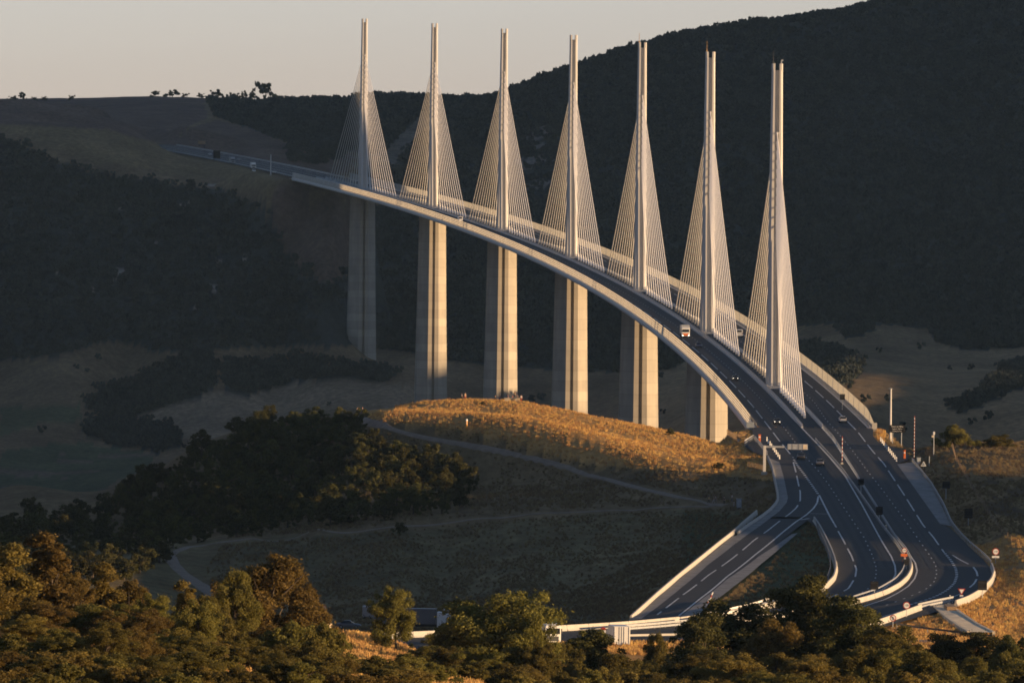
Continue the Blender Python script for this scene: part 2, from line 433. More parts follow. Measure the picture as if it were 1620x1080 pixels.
def asphalt_mat():
    m, nt, b, out = new_mat('asphalt')
    f1 = noise(nt, .035, 5, .6); f2 = noise(nt, .9, 4, .6, vec_scale=(1.,.05,1.)); f3 = noise(nt, 14., 2)
    c = mixc(nt, ramp(nt, f1, [(.35,0.),(.7,1.)]), (.021,.0215,.023), (.035,.035,.036))
    c = mixc(nt, ramp(nt, f2, [(.35,.0),(.75,.55)]), c, (.019,.019,.021))
    c = mixc(nt, .25, c, ramp(nt, f3, [(.3,.012),(.7,.08)]))
    nt.links.new(c, b.inputs['Base Color']); b.inputs['Roughness'].default_value = .78; b.inputs['Specular IOR Level'].default_value = .25
    bump(nt, b, f3, .15, .02)
    return m
M['asphalt'] = asphalt_mat()

def concrete_pier_mat():
    m, nt, b, out = new_mat('pier_concrete')
    t = nt.nodes.new('ShaderNodeTexCoord'); sx = nt.nodes.new('ShaderNodeSeparateXYZ'); nt.links.new(t.outputs['Object'], sx.inputs[0])
    # 4 m climbing-formwork lifts
    d = nt.nodes.new('ShaderNodeMath'); d.operation = 'DIVIDE'; nt.links.new(sx.outputs[2], d.inputs[0]); d.inputs[1].default_value = 4.0
    fl = nt.nodes.new('ShaderNodeMath'); fl.operation = 'FLOOR'; nt.links.new(d.outputs[0], fl.inputs[0])
    wn = nt.nodes.new('ShaderNodeTexWhiteNoise'); wn.noise_dimensions = '1D'; nt.links.new(fl.outputs[0], wn.inputs['W'])
    fr = nt.nodes.new('ShaderNodeMath'); fr.operation = 'FRACT'; nt.links.new(d.outputs[0], fr.inputs[0])
    jo = ramp(nt, fr.outputs[0], [(0.,.75),(.04,1.),(.96,1.),(1.,.8)])
    st = noise(nt, .35, 5, .65, vec_scale=(1.,1.,.06)); bl = noise(nt, .12, 5, .6)
    c = mixc(nt, ramp(nt, bl, [(.3,0.),(.7,1.)]), (.35,.31,.25), (.46,.405,.32))
    c = mixc(nt, ramp(nt, st, [(.38,0.),(.75,.75)]), c, (.25,.235,.21))
    mm = nt.nodes.new('ShaderNodeMapRange'); nt.links.new(wn.outputs[0], mm.inputs[0]); mm.inputs[3].default_value = .86; mm.inputs[4].default_value = 1.06
    mu = nt.nodes.new('ShaderNodeMath'); mu.operation = 'MULTIPLY'; nt.links.new(mm.outputs[0], mu.inputs[0]); nt.links.new(jo, mu.inputs[1])
    cc = nt.nodes.new('ShaderNodeCombineColor'); [nt.links.new(mu.outputs[0], cc.inputs[i]) for i in range(3)]
    c = mixc(nt, 1., c, cc.outputs[0], 'MULTIPLY')
    nt.links.new(c, b.inputs['Base Color']); b.inputs['Roughness'].default_value = .85; b.inputs['Specular IOR Level'].default_value = .2
    return m
M['pier'] = concrete_pier_mat()

def screen_mat():
    m, nt, b, out = new_mat('translucent_wind_screen')
    f = noise(nt, .05, 3); c = mixc(nt, f, (.60,.55,.46), (.70,.65,.56))
    nt.links.new(c, b.inputs['Base Color']); b.inputs['Roughness'].default_value = .4
    t = nt.nodes.new('ShaderNodeBsdfTranslucent'); nt.links.new(c, t.inputs[0])
    mx = nt.nodes.new('ShaderNodeMixShader'); mx.inputs[0].default_value = .5
    nt.links.new(b.outputs[0], mx.inputs[1]); nt.links.new(t.outputs[0], mx.inputs[2]); nt.links.new(mx.outputs[0], out.inputs[0])
    return m
M['screen'] = screen_mat()

def clear_screen_mat():
    m, nt, b, out = new_mat('weathered_clear_screen')
    c = noise(nt, .3, 4); c = mixc(nt, c, (.52,.50,.45), (.66,.63,.56))
    nt.links.new(c, b.inputs['Base Color']); b.inputs['Roughness'].default_value = .45
    t = nt.nodes.new('ShaderNodeBsdfTranslucent'); nt.links.new(c, t.inputs[0])
    tr = nt.nodes.new('ShaderNodeBsdfTransparent'); tr.inputs[0].default_value = (.86,.86,.84,1)
    m1 = nt.nodes.new('ShaderNodeMixShader'); m1.inputs[0].default_value = .55
    nt.links.new(b.outputs[0], m1.inputs[1]); nt.links.new(t.outputs[0], m1.inputs[2])
    m2 = nt.nodes.new('ShaderNodeMixShader'); m2.inputs[0].default_value = .42
    nt.links.new(m1.outputs[0], m2.inputs[1]); nt.links.new(tr.outputs[0], m2.inputs[2]); nt.links.new(m2.outputs[0], out.inputs[0])
    return m
M['clear_screen'] = clear_screen_mat()

def ground_mat():
    m, nt, b, out = new_mat('hillside_ground')
    a = nt.nodes.new('ShaderNodeAttribute'); a.attribute_name = 'tint'
    n1 = noise(nt, .35, 6, .7, vec_scale=(1.,.45,1.)); n2 = noise(nt, .03, 6, .65, vec_scale=(1.,.5,1.)); n3 = noise(nt, 1.6, 3, .7)
    c = mixc(nt, 1., a.outputs['Color'], ramp(nt, n1, [(.28,.55),(.5,.95),(.72,1.4)]), 'MULTIPLY')
    c = mixc(nt, .8, c, ramp(nt, n2, [(.3,.62),(.7,1.35)]), 'MULTIPLY')
    c = mixc(nt, .5, c, ramp(nt, n3, [(.3,.6),(.7,1.3)]), 'MULTIPLY')
    nt.links.new(c, b.inputs['Base Color']); b.inputs['Roughness'].default_value = .95; b.inputs['Specular IOR Level'].default_value = .05
    bump(nt, b, n1, .5, .6)
    return m
M['ground'] = ground_mat()

# ------------------------------------------------------------------ land cover (outlined on the photo, one cover per plot)
PLOTS = {
 'tan_field': [(205,668),(250,645),(290,632),(330,622),(400,622),(440,611),(480,602),(530,602),(570,607),(620,606),(660,612),(700,622),(640,640),(560,648),(500,652),(420,668),(330,705),(290,692),(262,672)],
 'green_field': [(0,645),(60,640),(125,640),(130,665),(70,668),(0,690)],
 'green_field2': [(0,715),(60,705),(130,700),(200,712),(250,716),(235,735),(190,760),(140,790),(60,820),(0,825)],
 'belt1': [(128,640),(160,615),(200,603),(230,590),(265,575),(300,565),(332,558),(342,590),(336,615),(300,632),(255,645),(205,665),(165,662)],
 'belt2': [(346,580),(380,573),(420,571),(470,567),(520,569),(580,580),(640,592),(600,606),(520,597),(470,604),(440,612),(392,622),(352,618)],
 'belt3': [(130,672),(180,660),(230,668),(255,668),(285,690),(290,705),(250,716),(190,708),(140,692)],
 'clump_r1': [(1262,548),(1300,548),(1335,558),(1355,572),(1357,598),(1340,606),(1310,606),(1262,590)],
 'clump_r2': [(1325,520),(1352,515),(1376,520),(1366,532),(1335,537)],
 'hedge_r': [(1508,646),(1535,628),(1570,608),(1590,585),(1622,572),(1622,612),(1580,626),(1545,646),(1520,656)],
 'brow_field': [(-20,197),(40,199),(90,202),(167,206),(200,216),(240,226),(275,236),(330,252),(380,262),(430,278),(450,300),(432,312),(390,296),(353,281),(300,281),(200,262),(143,256),(77,233),(33,210),(-20,206)],
 'scar': [(432,300),(480,300),(560,325),(562,380),(556,430),(520,452),(480,430),(450,395),(430,350)],
 'plough': [(-20,140),(100,140),(200,140),(330,145),(322,165),(330,185),(300,200),(270,230),(200,214),(167,204),(80,200),(-20,195)],
 'crest_strip': [(265,140),(330,140),(335,151),(300,150),(265,148)],
 'crest_strip2': [(440,140),(528,140),(528,156),(440,154)],
 'mid_field': [(270,231),(300,202),(345,190),(400,205),(450,226),(500,240),(560,246),(545,275),(500,275),(440,262),(380,255),(330,247)],
 'grey_slope': [(598,250),(620,225),(645,203),(668,178),(684,200),(660,225),(640,246),(620,262)],
 'mid_clump': [(452,238),(480,232),(520,236),(540,252),(500,262),(460,256)],
}
FOREST_LOW = [(-60,572),(0,570),(60,566),(110,558),(150,545),(170,540),(220,545),(240,557),(300,556),(330,556),(380,550),(450,548),(560,547),(640,556),(720,572),(800,580),(900,588),(1000,590),(1060,584),
              (1150,540),(1255,517),(1330,511),(1400,514),(1468,519),(1480,540),(1520,553),(1560,554),(1620,549),(1700,546)]
FOREST_TOP = [(-60,204),(0,205),(33,209),(77,232),(143,255),(200,261),(300,280),(353,281),(388,297),(432,312),(450,330),(560,330),(560,262),(600,250),(640,205),(600,262),(560,262)]
PATH_UP = [(612,643),(590,648),(570,653),(566,660),(580,668),(610,677),(660,690),(738,703),(800,716),(850,727),(900,740),(960,757),(1020,774),(1080,788),(1124,797),(1150,799)]
PATH_LOW = [(285,905),(318,926)], [(1130,800),(1080,803),(1000,806),(900,811),(800,818),(740,823),(690,828),(640,833),(600,837),(540,843),(470,849),(400,853),(340,858),(300,864),(280,871),(270,879),(272,888),(284,902),(300,914),(322,928),(345,945)]
PATH_LOW = PATH_LOW[1]
PATH_LINK = [(738,703),(760,722),(775,738),(772,752),(755,760)]

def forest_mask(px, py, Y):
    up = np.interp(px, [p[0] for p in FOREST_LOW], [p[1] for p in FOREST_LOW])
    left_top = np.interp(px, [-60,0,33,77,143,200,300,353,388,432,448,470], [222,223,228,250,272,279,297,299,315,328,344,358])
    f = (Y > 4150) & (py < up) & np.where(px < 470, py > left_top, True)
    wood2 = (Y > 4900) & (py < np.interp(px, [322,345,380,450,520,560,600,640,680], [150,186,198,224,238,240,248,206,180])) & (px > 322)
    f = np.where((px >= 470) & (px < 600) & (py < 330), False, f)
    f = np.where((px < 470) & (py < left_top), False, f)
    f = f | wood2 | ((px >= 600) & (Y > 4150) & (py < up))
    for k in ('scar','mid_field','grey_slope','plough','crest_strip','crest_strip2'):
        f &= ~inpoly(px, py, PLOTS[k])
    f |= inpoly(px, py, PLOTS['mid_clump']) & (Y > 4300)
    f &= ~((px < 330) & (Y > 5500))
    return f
def clump_mask(px, py, Y):
    m = np.zeros(px.shape, bool); X_ = (px-810)*Y/F
    n1 = fbm(X_/11., Y/26., 131) - .5; px, py = px + n1*34, py + (fbm(X_/11., Y/26., 132)-.5)*16
    for k in ('belt1','belt2','belt3','clump_r1','clump_r2','hedge_r'): m |= inpoly(px, py, PLOTS[k])
    return m & (Y > 2700) & (Y < 4500)

def cover(X, Y, Z):
    """soil and grass colour of each ground vertex, with shade painted on the mound front"""
    px, py = proj(X, Y, Z)
    jx = px + (fbm(X/9., Y/30., 31)-.5)*22; jy = py + (fbm(X/9., Y/30., 32)-.5)*9
    n = X.shape; C = np.empty(n+(3,))
    C[:] = (.43,.25,.088)                                              # dry summer grass
    k = fbm(X/14., Y/40., 21)
    green = np.array((.150,.106,.055))
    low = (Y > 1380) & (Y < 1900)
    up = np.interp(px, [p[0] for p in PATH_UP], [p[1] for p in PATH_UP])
    slope = ((px < 1240) & (Y > 1350) & (Y < 2300) & (jy > np.interp(px, [540,600,700,740,800,900,1000,1100,1190,1240], [640,668,676,682,700,728,742,746,758,762])))  # shade put into the colour: duller grass below the mound's shadow line
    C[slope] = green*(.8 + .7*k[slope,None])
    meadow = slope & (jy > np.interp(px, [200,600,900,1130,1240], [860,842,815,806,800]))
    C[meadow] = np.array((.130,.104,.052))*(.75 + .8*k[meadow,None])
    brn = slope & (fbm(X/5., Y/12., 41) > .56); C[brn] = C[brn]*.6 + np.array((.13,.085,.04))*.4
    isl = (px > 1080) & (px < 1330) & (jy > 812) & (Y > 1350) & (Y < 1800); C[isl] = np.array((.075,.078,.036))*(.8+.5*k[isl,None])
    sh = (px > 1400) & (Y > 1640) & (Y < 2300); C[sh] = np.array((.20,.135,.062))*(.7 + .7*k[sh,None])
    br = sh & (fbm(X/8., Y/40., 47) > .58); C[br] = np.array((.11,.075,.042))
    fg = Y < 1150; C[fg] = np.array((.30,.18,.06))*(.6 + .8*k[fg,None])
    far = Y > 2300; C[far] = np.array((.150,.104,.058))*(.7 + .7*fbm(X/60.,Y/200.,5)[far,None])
    rf = far & (px > 1000) & (Y < 4500); C[rf] = np.array((.190,.134,.072))*(.65 + .75*fbm(X/45.,Y/150.,6)[rf,None])
    vf = far & (Y < 4600) & (Y > 2600)
    for key, col in (('tan_field',(.20,.150,.096)),('green_field',(.082,.084,.042)),('green_field2',(.078,.084,.042))):
        m = vf & inpoly(jx*.5+px*.5, jy*.5+py*.5, PLOTS[key]); C[m] = np.array(col)*(.85+.3*k[m,None])
    strip = vf & inpoly(px, py, PLOTS['green_field2']) & (fbm(X/40., Y/25., 15) > .6); C[strip] = (.13,.10,.07)
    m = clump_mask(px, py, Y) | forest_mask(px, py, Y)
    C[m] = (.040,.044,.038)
    ff = Y > 4300
    for key, col in (('brow_field',(.175,.125,.064)),('scar',(.125,.082,.060)),('plough',(.125,.084,.064)),('mid_field',(.118,.080,.060)),('grey_slope',(.13,.11,.085)),('crest_strip',(.40,.26,.11)),('crest_strip2',(.40,.26,.11))):
        m = ff & inpoly(px, py, PLOTS[key]); C[m] = np.array(col)*(.8+.4*fbm(X/30.,Y/90.,8)[m,None])
    # pale limestone breaking out of the wooded cliff
    rock = (Y > 4280) & (Y < 4700) & (px < 420) & (py > 280) & (py < 500) & (fbm(X/13., Y/26., 77, 3) > .77); C[rock] = (.22,.20,.18)
    rock = (px > 800) & (px < 900) & (py > 190) & (py < 300) & (Y > 4700) & (fbm(X/16., Y/40., 78, 3) > .66); C[rock] = (.15,.135,.12)
    bank = (px > 1560) & (Y < 1600) & (Y > 1300) & (fbm(X/2.2, Y/9., 55) > .60); C[bank] = (.26,.17,.09)
    return C

# ------------------------------------------------------------------ ground: one sheet from the viewpoint to the horizon
def make_ground():
    a = np.concatenate([-np.geomspace(1.15,.08,45), np.linspace(-.0765,.0765,560), np.geomspace(.079,1.15,64)])
    Y = np.concatenate([np.geomspace(12,500,36)[:-1], np.geomspace(500,2450,440)[:-1], np.geomspace(2450,4250,110)[:-1], np.geomspace(4250,7600,260)[:-1], np.geomspace(7600,14000,14)])
    A, YY = np.meshgrid(np.tan(a), Y); X = (A*YY).ravel(); YY = YY.ravel()
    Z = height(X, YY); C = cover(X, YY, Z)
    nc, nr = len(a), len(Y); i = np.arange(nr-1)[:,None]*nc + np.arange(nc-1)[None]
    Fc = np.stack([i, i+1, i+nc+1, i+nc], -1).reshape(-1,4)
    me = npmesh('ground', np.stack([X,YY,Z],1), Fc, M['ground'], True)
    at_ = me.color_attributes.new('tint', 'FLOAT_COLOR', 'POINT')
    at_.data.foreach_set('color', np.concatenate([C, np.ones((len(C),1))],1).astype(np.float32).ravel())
    o = bpy.data.objects.new('ground', me); link(o); o['kind'] = 'structure'
    return o
make_ground()

# ------------------------------------------------------------------ carriageways
def lay(poly, dz, mb, step=7.):
    """sheet over an outline, following the road surface row by row"""
    ys = sorted(set([p[1] for p in poly])); y0, y1 = ys[0], ys[-1]
    rows = sorted(set([y for y in ys] + list(np.arange(y0, y1, step)))); rows[0] += 1e-4; rows[-1] -= 1e-4
    rows = [r for i, r in enumerate(rows) if i == 0 or r - rows[i-1] > .02]
    prev = None; n = len(poly)
    for r in rows:
        xs = []
        for i in range(n):
            x1, y1_ = poly[i][:2]; x2, y2_ = poly[(i+1)%n][:2]
            if (y1_ > r) != (y2_ > r): xs.append(x1 + (r-y1_)*(x2-x1)/(y2_-y1_))
        xs.sort(); z = float(zroad(r)) + dz; cur = [(xs[i], xs[i+1]) for i in range(0, len(xs)-1, 2)]
        if prev and len(prev[1]) == len(cur):
            for (a, b), (c, d) in zip(prev[1], cur):
                mb.add([(a,prev[0],prev[2]),(b,prev[0],prev[2]),(d,r,z),(c,r,z)], [(0,1,2,3)])
        prev = (r, cur, z)
def wl(pts, dz=0.): return [tuple(road(x, y, dz)) for x, y in pts]
def resample(P, step):
    P = [np.array(p) for p in P]; L = [0.]
    for a, b in zip(P, P[1:]): L.append(L[-1] + np.linalg.norm(b-a))
    t = np.linspace(0, L[-1], max(2, int(L[-1]/step)+1)); P = np.array(P)
    return np.stack([np.interp(t, L, P[:,i]) for i in range(3)], 1)
def smooth(P, step=3., it=6, width=9):
    Q = resample(P, step)
    for _ in range(it):
        R = Q.copy(); R[1:-1] = .25*Q[:-2] + .5*Q[1:-1] + .25*Q[2:]; Q = R
    return Q
def ribbon(mb, Q, w, zoff=0.):
    T = np.gradient(Q, axis=0); N = np.stack([-T[:,1], T[:,0]],1); N /= np.linalg.norm(N,axis=1)[:,None]+1e-9
    A = Q.copy(); B = Q.copy(); A[:,:2] += N*w/2; B[:,:2] -= N*w/2; A[:,2] += zoff; B[:,2] += zoff
    mb.sheet(B.tolist(), A.tolist())
def stripe(mb, P, w, dash=None, gap=0., phase=0., zoff=.055):
    Q = smooth(P, 1.5); Q[:,2] = np.where(Q[:,1] < 2056, zroad(Q[:,1]), Q[:,2])
    if dash is None: ribbon(mb, Q, w, zoff); return
    L = np.concatenate([[0], np.cumsum(np.linalg.norm(np.diff(Q,axis=0),axis=1))]); t = phase
    while t < L[-1]:
        tt = np.linspace(t, min(t+dash, L[-1]), max(2, int(dash/3)+1))
        if tt[-1]-tt[0] > .3: ribbon(mb, np.stack([np.interp(tt, L, Q[:,i]) for i in range(3)],1), w, zoff)
        t += dash + gap
mb = MB(); lay([_ab_l] + _le[:9] + [road(1290,833)] + _ml[1:] + _re[::-1] + [_ab_r], .03, mb)
o = mb.build('motorway', M['asphalt']); o['kind'] = 'structure'
mb = MB(); lay(_le[7:] + _rr[::-1] + [road(1292,806)], .018, mb)
o = mb.build('slip_road', M['asphalt']); o['kind'] = 'structure'
mb = MB(); ss = np.arange(2257, 3100, 20.)
mb.sheet([deckpt(s,-13.5,.03) for s in ss], [deckpt(s,13.5,.03) for s in ss])
o = mb.build('approach_road', M['asphalt']); o['kind'] = 'structure'

# concrete aprons beside the carriageways
LBAR1 = [(1197,692),(1202,706),(1215,724),(1222,740),(1226,760),(1230,778),(1231,790),(1228,797),(1218,808),(1205,818),(1190,828),(1178,836),(1168,844)]
LBAR1 = [(1215,724),(1222,740),(1226,760),(1230,778),(1231,790),(1228,797),(1218,808),(1205,818),(1190,828),(1178,836),(1168,844)]
LBAR2 = [(1197,812),(1190,818),(1178,828),(1165,840),(1150,852),(1137,862),(1110,884),(1075,912),(1040,942),(1018,962),(998,980)]
APRONS = []
def lay_apron(poly, mb):
    APRONS.append(poly); lay(poly, .045, mb, 4)
mb = MB()
lay_apron(wl(LBAR1) + wl([(1164,859.5),(1181,846.5),(1204,830.5),(1233,808.5),(1244.5,795),(1246.5,787),(1243.5,772),(1239.5,753),(1233,731),(1216,724)]), mb)
o = mb.build('concrete_apron', M['verge']); o['kind'] = 'structure'
mb = MB(); lay_apron(wl([(1168,846),(1164,859),(1120,893),(1077,930),(1040,960),(1014,979),(998,981),(1020,964),(1042,944),(1077,914),(1112,886),(1139,864),(1160,848)]), mb)
o = mb.build('gravel_verge', M['verge']); o['kind'] = 'structure'
mb = MB(); lay_apron(wl([(1419,734),(1443,731),(1470,765),(1490,800),(1505,832),(1487,828.5),(1465,797.5),(1440,762.5)]), mb)
o = mb.build('concrete_apron', M['verge']); o['kind'] = 'structure'
mb = MB(); lay_apron(wl([(1252,845),(1262,843),(1240,862),(1205,891),(1160,928),(1118,960),(1090,985),(1062,985),(1080,972),(1110,948),(1150,916),(1200,880)]), mb)
o = mb.build('concrete_apron', M['verge']); o['kind'] = 'structure'

# painted lines: 39 m / 13 m edge dashes, 3 m / 10 m lane dashes, 3 m / 3.5 m at the exit
def dl(off, s0=2300., s1=-130., st=-8.): return [deckpt(s, off) for s in np.arange(s0, s1, st)]
mb = MB()
stripe(mb, dl(-3.1, 3050, -100) + wl([(1252,660),(1290,699),(1312,723),(1337,753),(1363,797),(1390,847),(1410,880),(1416,895),(1417,908),(1411,920),(1397,932),(1363,945),(1310,957),(1240,968)]), .30)
stripe(mb, dl(-6.7, 3050, -150) + wl([(1262,705),(1274,722),(1294,744),(1310,765),(1330,795),(1348,822),(1367,850),(1380,878),(1386,897),(1386,912),(1375,930),(1350,945),(1310,957)]), .22, 3, 10)
stripe(mb, dl(-10.4, 3050, -110) + wl([(1220,680),(1232,696),(1255,724)]), .30, 39, 13)
stripe(mb, wl([(1256,727),(1262,737),(1275,754),(1285,768),(1294,781)]), .5, 3, 3.5)
stripe(mb, wl([(1296,783),(1303,797),(1312,815),(1323,834)]), .34)
stripe(mb, wl([(1326,840),(1336,858),(1347,879),(1355,900),(1353,913),(1342,931),(1318,943),(1280,955)]), .30, 39, 13)
stripe(mb, wl([(1255,731),(1259,746),(1263,765),(1266,778),(1266,792),(1260,803),(1250,812),(1236,822),(1216,838),(1192,855),(1160,882),(1120,910),(1080,941),(1040,972)]), .30, 39, 13)
stripe(mb, wl([(1294.5,785),(1293,795),(1287,804),(1276,814),(1258,826),(1238,842),(1195,877),(1150,912),(1110,945),(1074,974)]), .34)
for a, b in (((1294,797),(1303,797)),((1281,812),(1310,813)),((1266,822),(1280,820))): stripe(mb, wl([a, b]), .7)
stripe(mb, dl(3.1, 3050, -60) + wl([(1274,648),(1317,695),(1350,745),(1392,808),(1418,850),(1437,874),(1448,890),(1451,903),(1447,915),(1437,927),(1420,938),(1400,948),(1360,961),(1320,968)]), .30)
stripe(mb, dl(6.7, 3050, -80) + wl([(1306,663),(1330,690),(1352,717),(1370,742),(1397,776),(1417,803),(1437,830),(1453,853),(1470,877),(1480,893),(1482,907),(1478,920),(1466,931),(1440,943),(1400,958)]), .22, 3, 10)
stripe(mb, dl(10.4, 3050, -90) + wl([(1357,683),(1380,713),(1398,733),(1430,782),(1460,830),(1477,850),(1494,874)]), .30, 39, 13)
stripe(mb, wl([(1495,875),(1505,887),(1512,899),(1514,910),(1510,922),(1500,932),(1483,942),(1465,949),(1430,959)]), .5, 3, 3.0)
stripe(mb, wl([(1507,878),(1520,886),(1532,892)]), .30)
stripe(mb, wl([(1540,897),(1545,904),(1546.5,911)]), .34)
stripe(mb, wl([(1545,916),(1541,923),(1534,929)]), .34)
stripe(mb, wl([(1520,939),(1500,947),(1450,960),(1400,974),(1380,980)]), .26)
o = mb.build('road_markings', M['mark']); o['kind'] = 'structure'

# tyre-darkened wheel tracks down the lanes
M['worn'] = plain('worn_asphalt', (.0165,.0165,.0175), .7, var=.3, scale=.25)
def lane_line(off, pts): 
    P = np.array(dl(off, 2240, -60) + wl(pts)); o_ = np.argsort(P[:,1]); return P[o_]
LL = [lane_line(-3.1, [(1290,699),(1337,753),(1390,847),(1416,893)]), lane_line(-6.7, [(1274,722),(1310,765),(1348,822),(1380,878),(1386,895)]), lane_line(-10.4, [(1255,724),(1294,781),(1323,834),(1347,879),(1354,896)]),
      lane_line(3.1, [(1317,695),(1392,808),(1437,874),(1450,898)]), lane_line(6.7, [(1330,690),(1370,742),(1437,830),(1470,877),(1481,896)]), lane_line(10.4, [(1357,683),(1398,733),(1460,830),(1494,874),(1512,897)])]
mb = MB(); yy = np.arange(1560., 2236., 8.)
for a_, b_ in ((0,1),(1,2),(3,4),(4,5)):
    xa, xb = np.interp(yy, LL[a_][:,1], LL[a_][:,0]), np.interp(yy, LL[b_][:,1], LL[b_][:,0])
    for f in (.27,.73):
        x = xa + (xb-xa)*f; wv = .35 + .2*fbm(yy/30., yy*0+f*9+a_, 3)
        mb.sheet(np.stack([x-wv,yy,zroad(yy)+.044],1).tolist(), np.stack([x+wv,yy,zroad(yy)+.044],1).tolist())
o = mb.build('wheel_tracks', M['worn']); o['kind'] = 'structure'

# footpaths
M['path'] = plain('dusty_gravel', (.20,.155,.115), .95, var=.2, scale=.5)
def path(pts, w, name):
    W = []
    for x, y in pts: W.append(hit(x, y, 1200))
    Q = smooth(W, 2.5, 4); mb = MB(); n = len(Q)
    T = np.gradient(Q, axis=0); N = np.stack([-T[:,1], T[:,0]],1); N /= np.linalg.norm(N,axis=1)[:,None]+1e-9
    cols = []
    wv = w*(1 + .3*(fbm(np.arange(n)/9., np.zeros(n), 5)-.5))
    for f in (-.5,-.25,0,.25,.5):
        x = Q[:,0] + N[:,0]*wv*f; y = Q[:,1] + N[:,1]*wv*f
        cols.append(np.stack([x, y, height(x, y) + (.14 if abs(f) < .4 else -.02)],1).tolist())
    for a, b in zip(cols, cols[1:]): mb.sheet(b, a)
    o = mb.build(name, M['path'], smooth=True); o['kind'] = 'structure'
path(PATH_UP, 2.2, 'footpath'); path(PATH_LOW[:17], 1.6, 'footpath'); path(PATH_LOW[15:], 3.2, 'footpath')

# ------------------------------------------------------------------ barriers
def wall(mb, P, h, w0=.6, w1=.25, step=4., z=None):
    Q = smooth(P, step, 3); n = len(Q)
    T = np.gradient(Q, axis=0); N = np.stack([-T[:,1], T[:,0]],1); N /= np.linalg.norm(N,axis=1)[:,None]+1e-9
    rings = []
    L = np.concatenate([[0], np.cumsum(np.linalg.norm(np.diff(Q,axis=0),axis=1))]); st = [(float(t), 1.) for t in L]
    for t in np.arange(6., L[-1]-1, 6.): st += [(t-.10, 1.), (t-.06, .62), (t+.06, .62), (t+.10, 1.)]      # joints between units
    st.sort(); tt = np.array([t for t, _ in st]); sc_ = [k for _, k in st]
    Q = np.stack([np.interp(tt, L, Q[:,i]) for i in range(3)],1); N = np.stack([np.interp(tt, L, N[:,i]) for i in range(2)],1); h0_ = h; w00, w11 = w0, w1
    for q, nn, k_ in zip(Q, N, sc_):
        w0, w1, h = w00*k_, w11*k_, h0_*(.93 if k_ < 1 else 1.)
        prof = [(-w0/2,-.3),(-w0/2,.1),(-w1/2-.06,.35),(-w1/2,h),(w1/2,h),(w1/2+.06,.35),(w0/2,.1),(w0/2,-.3)]
        rings.append([(q[0]+nn[0]*a, q[1]+nn[1]*a, q[2]+b) for a, b in prof])
    mb.loft(rings)
def rail(name, P, label, h=.75, post=4., two=False, mat='rail', cat='guard rail', parent=None, group=None, step=4.):
    Q = smooth(P, step, 3); root = tag(empty(name, tuple(Q[0])), label, cat, group) if parent is None else parent
    off = np.array(Q[0]) if parent is None else np.zeros(3)
    R = Q - off; mb = MB()
    for zc in ([h] if not two else [h, h*.5]):
        rings = []; T = np.gradient(R, axis=0); N = np.stack([-T[:,1], T[:,0]],1); N /= np.linalg.norm(N,axis=1)[:,None]+1e-9
        for q, nn in zip(R, N):
            rings.append([(q[0]+nn[0]*a, q[1]+nn[1]*a, q[2]+zc+b) for a, b in ((-.05,-.16),(.06,-.10),(.0,0.),(.06,.10),(-.05,.16))])
        mb.loft(rings)
    mb.build('rail_beam', M[mat], root)
    L = np.concatenate([[0], np.cumsum(np.linalg.norm(np.diff(R,axis=0),axis=1))]); mb = MB()
    for t in np.arange(.5, L[-1], post):
        p = [np.interp(t, L, R[:,i]) for i in range(3)]; mb.box((p[0],p[1],p[2]+h/2-.15), (.12,.12,h+.3))
    mb.build('rail_post', M['galv'], root)['kind'] = 'stuff'
    return root
def cbar(pts, label, h=.85, w0=.6, name='concrete_barrier', mat='barrier', onroad=True, dz=0.):
    P = wl(pts, dz) if onroad else [tuple(hit(*p, 1100)) for p in pts]
    mb = MB(); wall(mb, P, h, w0); return tag(mb.build(name, M[mat]), label, 'barrier')
cbar(LBAR1, 'long pale concrete kerb wall curving between the exit lane and the brown grass', .55, .5)
cbar(LBAR2, 'straight pale concrete barrier running down the left side of the slip road', .75, .5)
cbar([(1288,824),(1297,837),(1306,854),(1315,873),(1321,889),(1323,903),(1319,918),(1303,934),(1268,948),(1228,959),(1170,971),(1107,981),(990,992),(870,999),(650,1008),(540,1013)],
     'sunlit white concrete barrier sweeping round the green island to the left', .95, .7)
cbar([(1440,888),(1442,897),(1441,906),(1435,917),(1423,928),(1403,939),(1378,948),(1340,958),(1290,968),(1230,977),(1150,986)],
     'bright white concrete median barrier at the bend between the two carriageways', .85)
cbar([(1569,897),(1573,908),(1568,922),(1552,938),(1532,950),(1512,957)], 'pale curved concrete barrier round the outer right bend above the orange bank', .9, .7)
cbar([(1457,964),(1430,974),(1400,985),(1375,993)], 'short bright white barrier left of the concrete drain chute', .95, .7)
cbar([(985,1010),(1040,1008.5),(1095,1008)], 'low white barrier in orange grass behind the trees at bottom centre', .7, .5, onroad=False)
cbar([(1392,1017),(1440,1017.5),(1508,1019)], 'low white barrier in the orange grass above the bottom right trees', .6, .5, onroad=False)
rail('guard_rail', wl([(1443,730),(1456,746),(1472,766),(1492,799),(1505,829),(1518,846),(1534,862),(1558,882),(1568,893)]), 'grey steel guard rail along the concrete apron right of the carriageway')
rail('guard_rail', wl([(1290,698),(1332,745),(1363,787),(1398,837),(1418,862),(1430,880),(1433,893),(1428,908),(1417,921),(1390,937),(1350,950)]), 'grey steel median rail beside the carriageway coming towards the viewer')
rail('guard_rail', wl([(1302,678),(1317,693),(1348,743),(1389,808),(1415,850),(1434,873),(1441,886)]), 'grey steel median rail beside the carriageway going away')
rail('guard_rail', [tuple(hit(x, y, 1150)) for x, y in ((1418,994),(1450,999),(1490,1004),(1530,1009),(1570,1013))], 'dark steel guard rail crossing the orange grass below the bend', .8, mat='dark_metal', step=2)
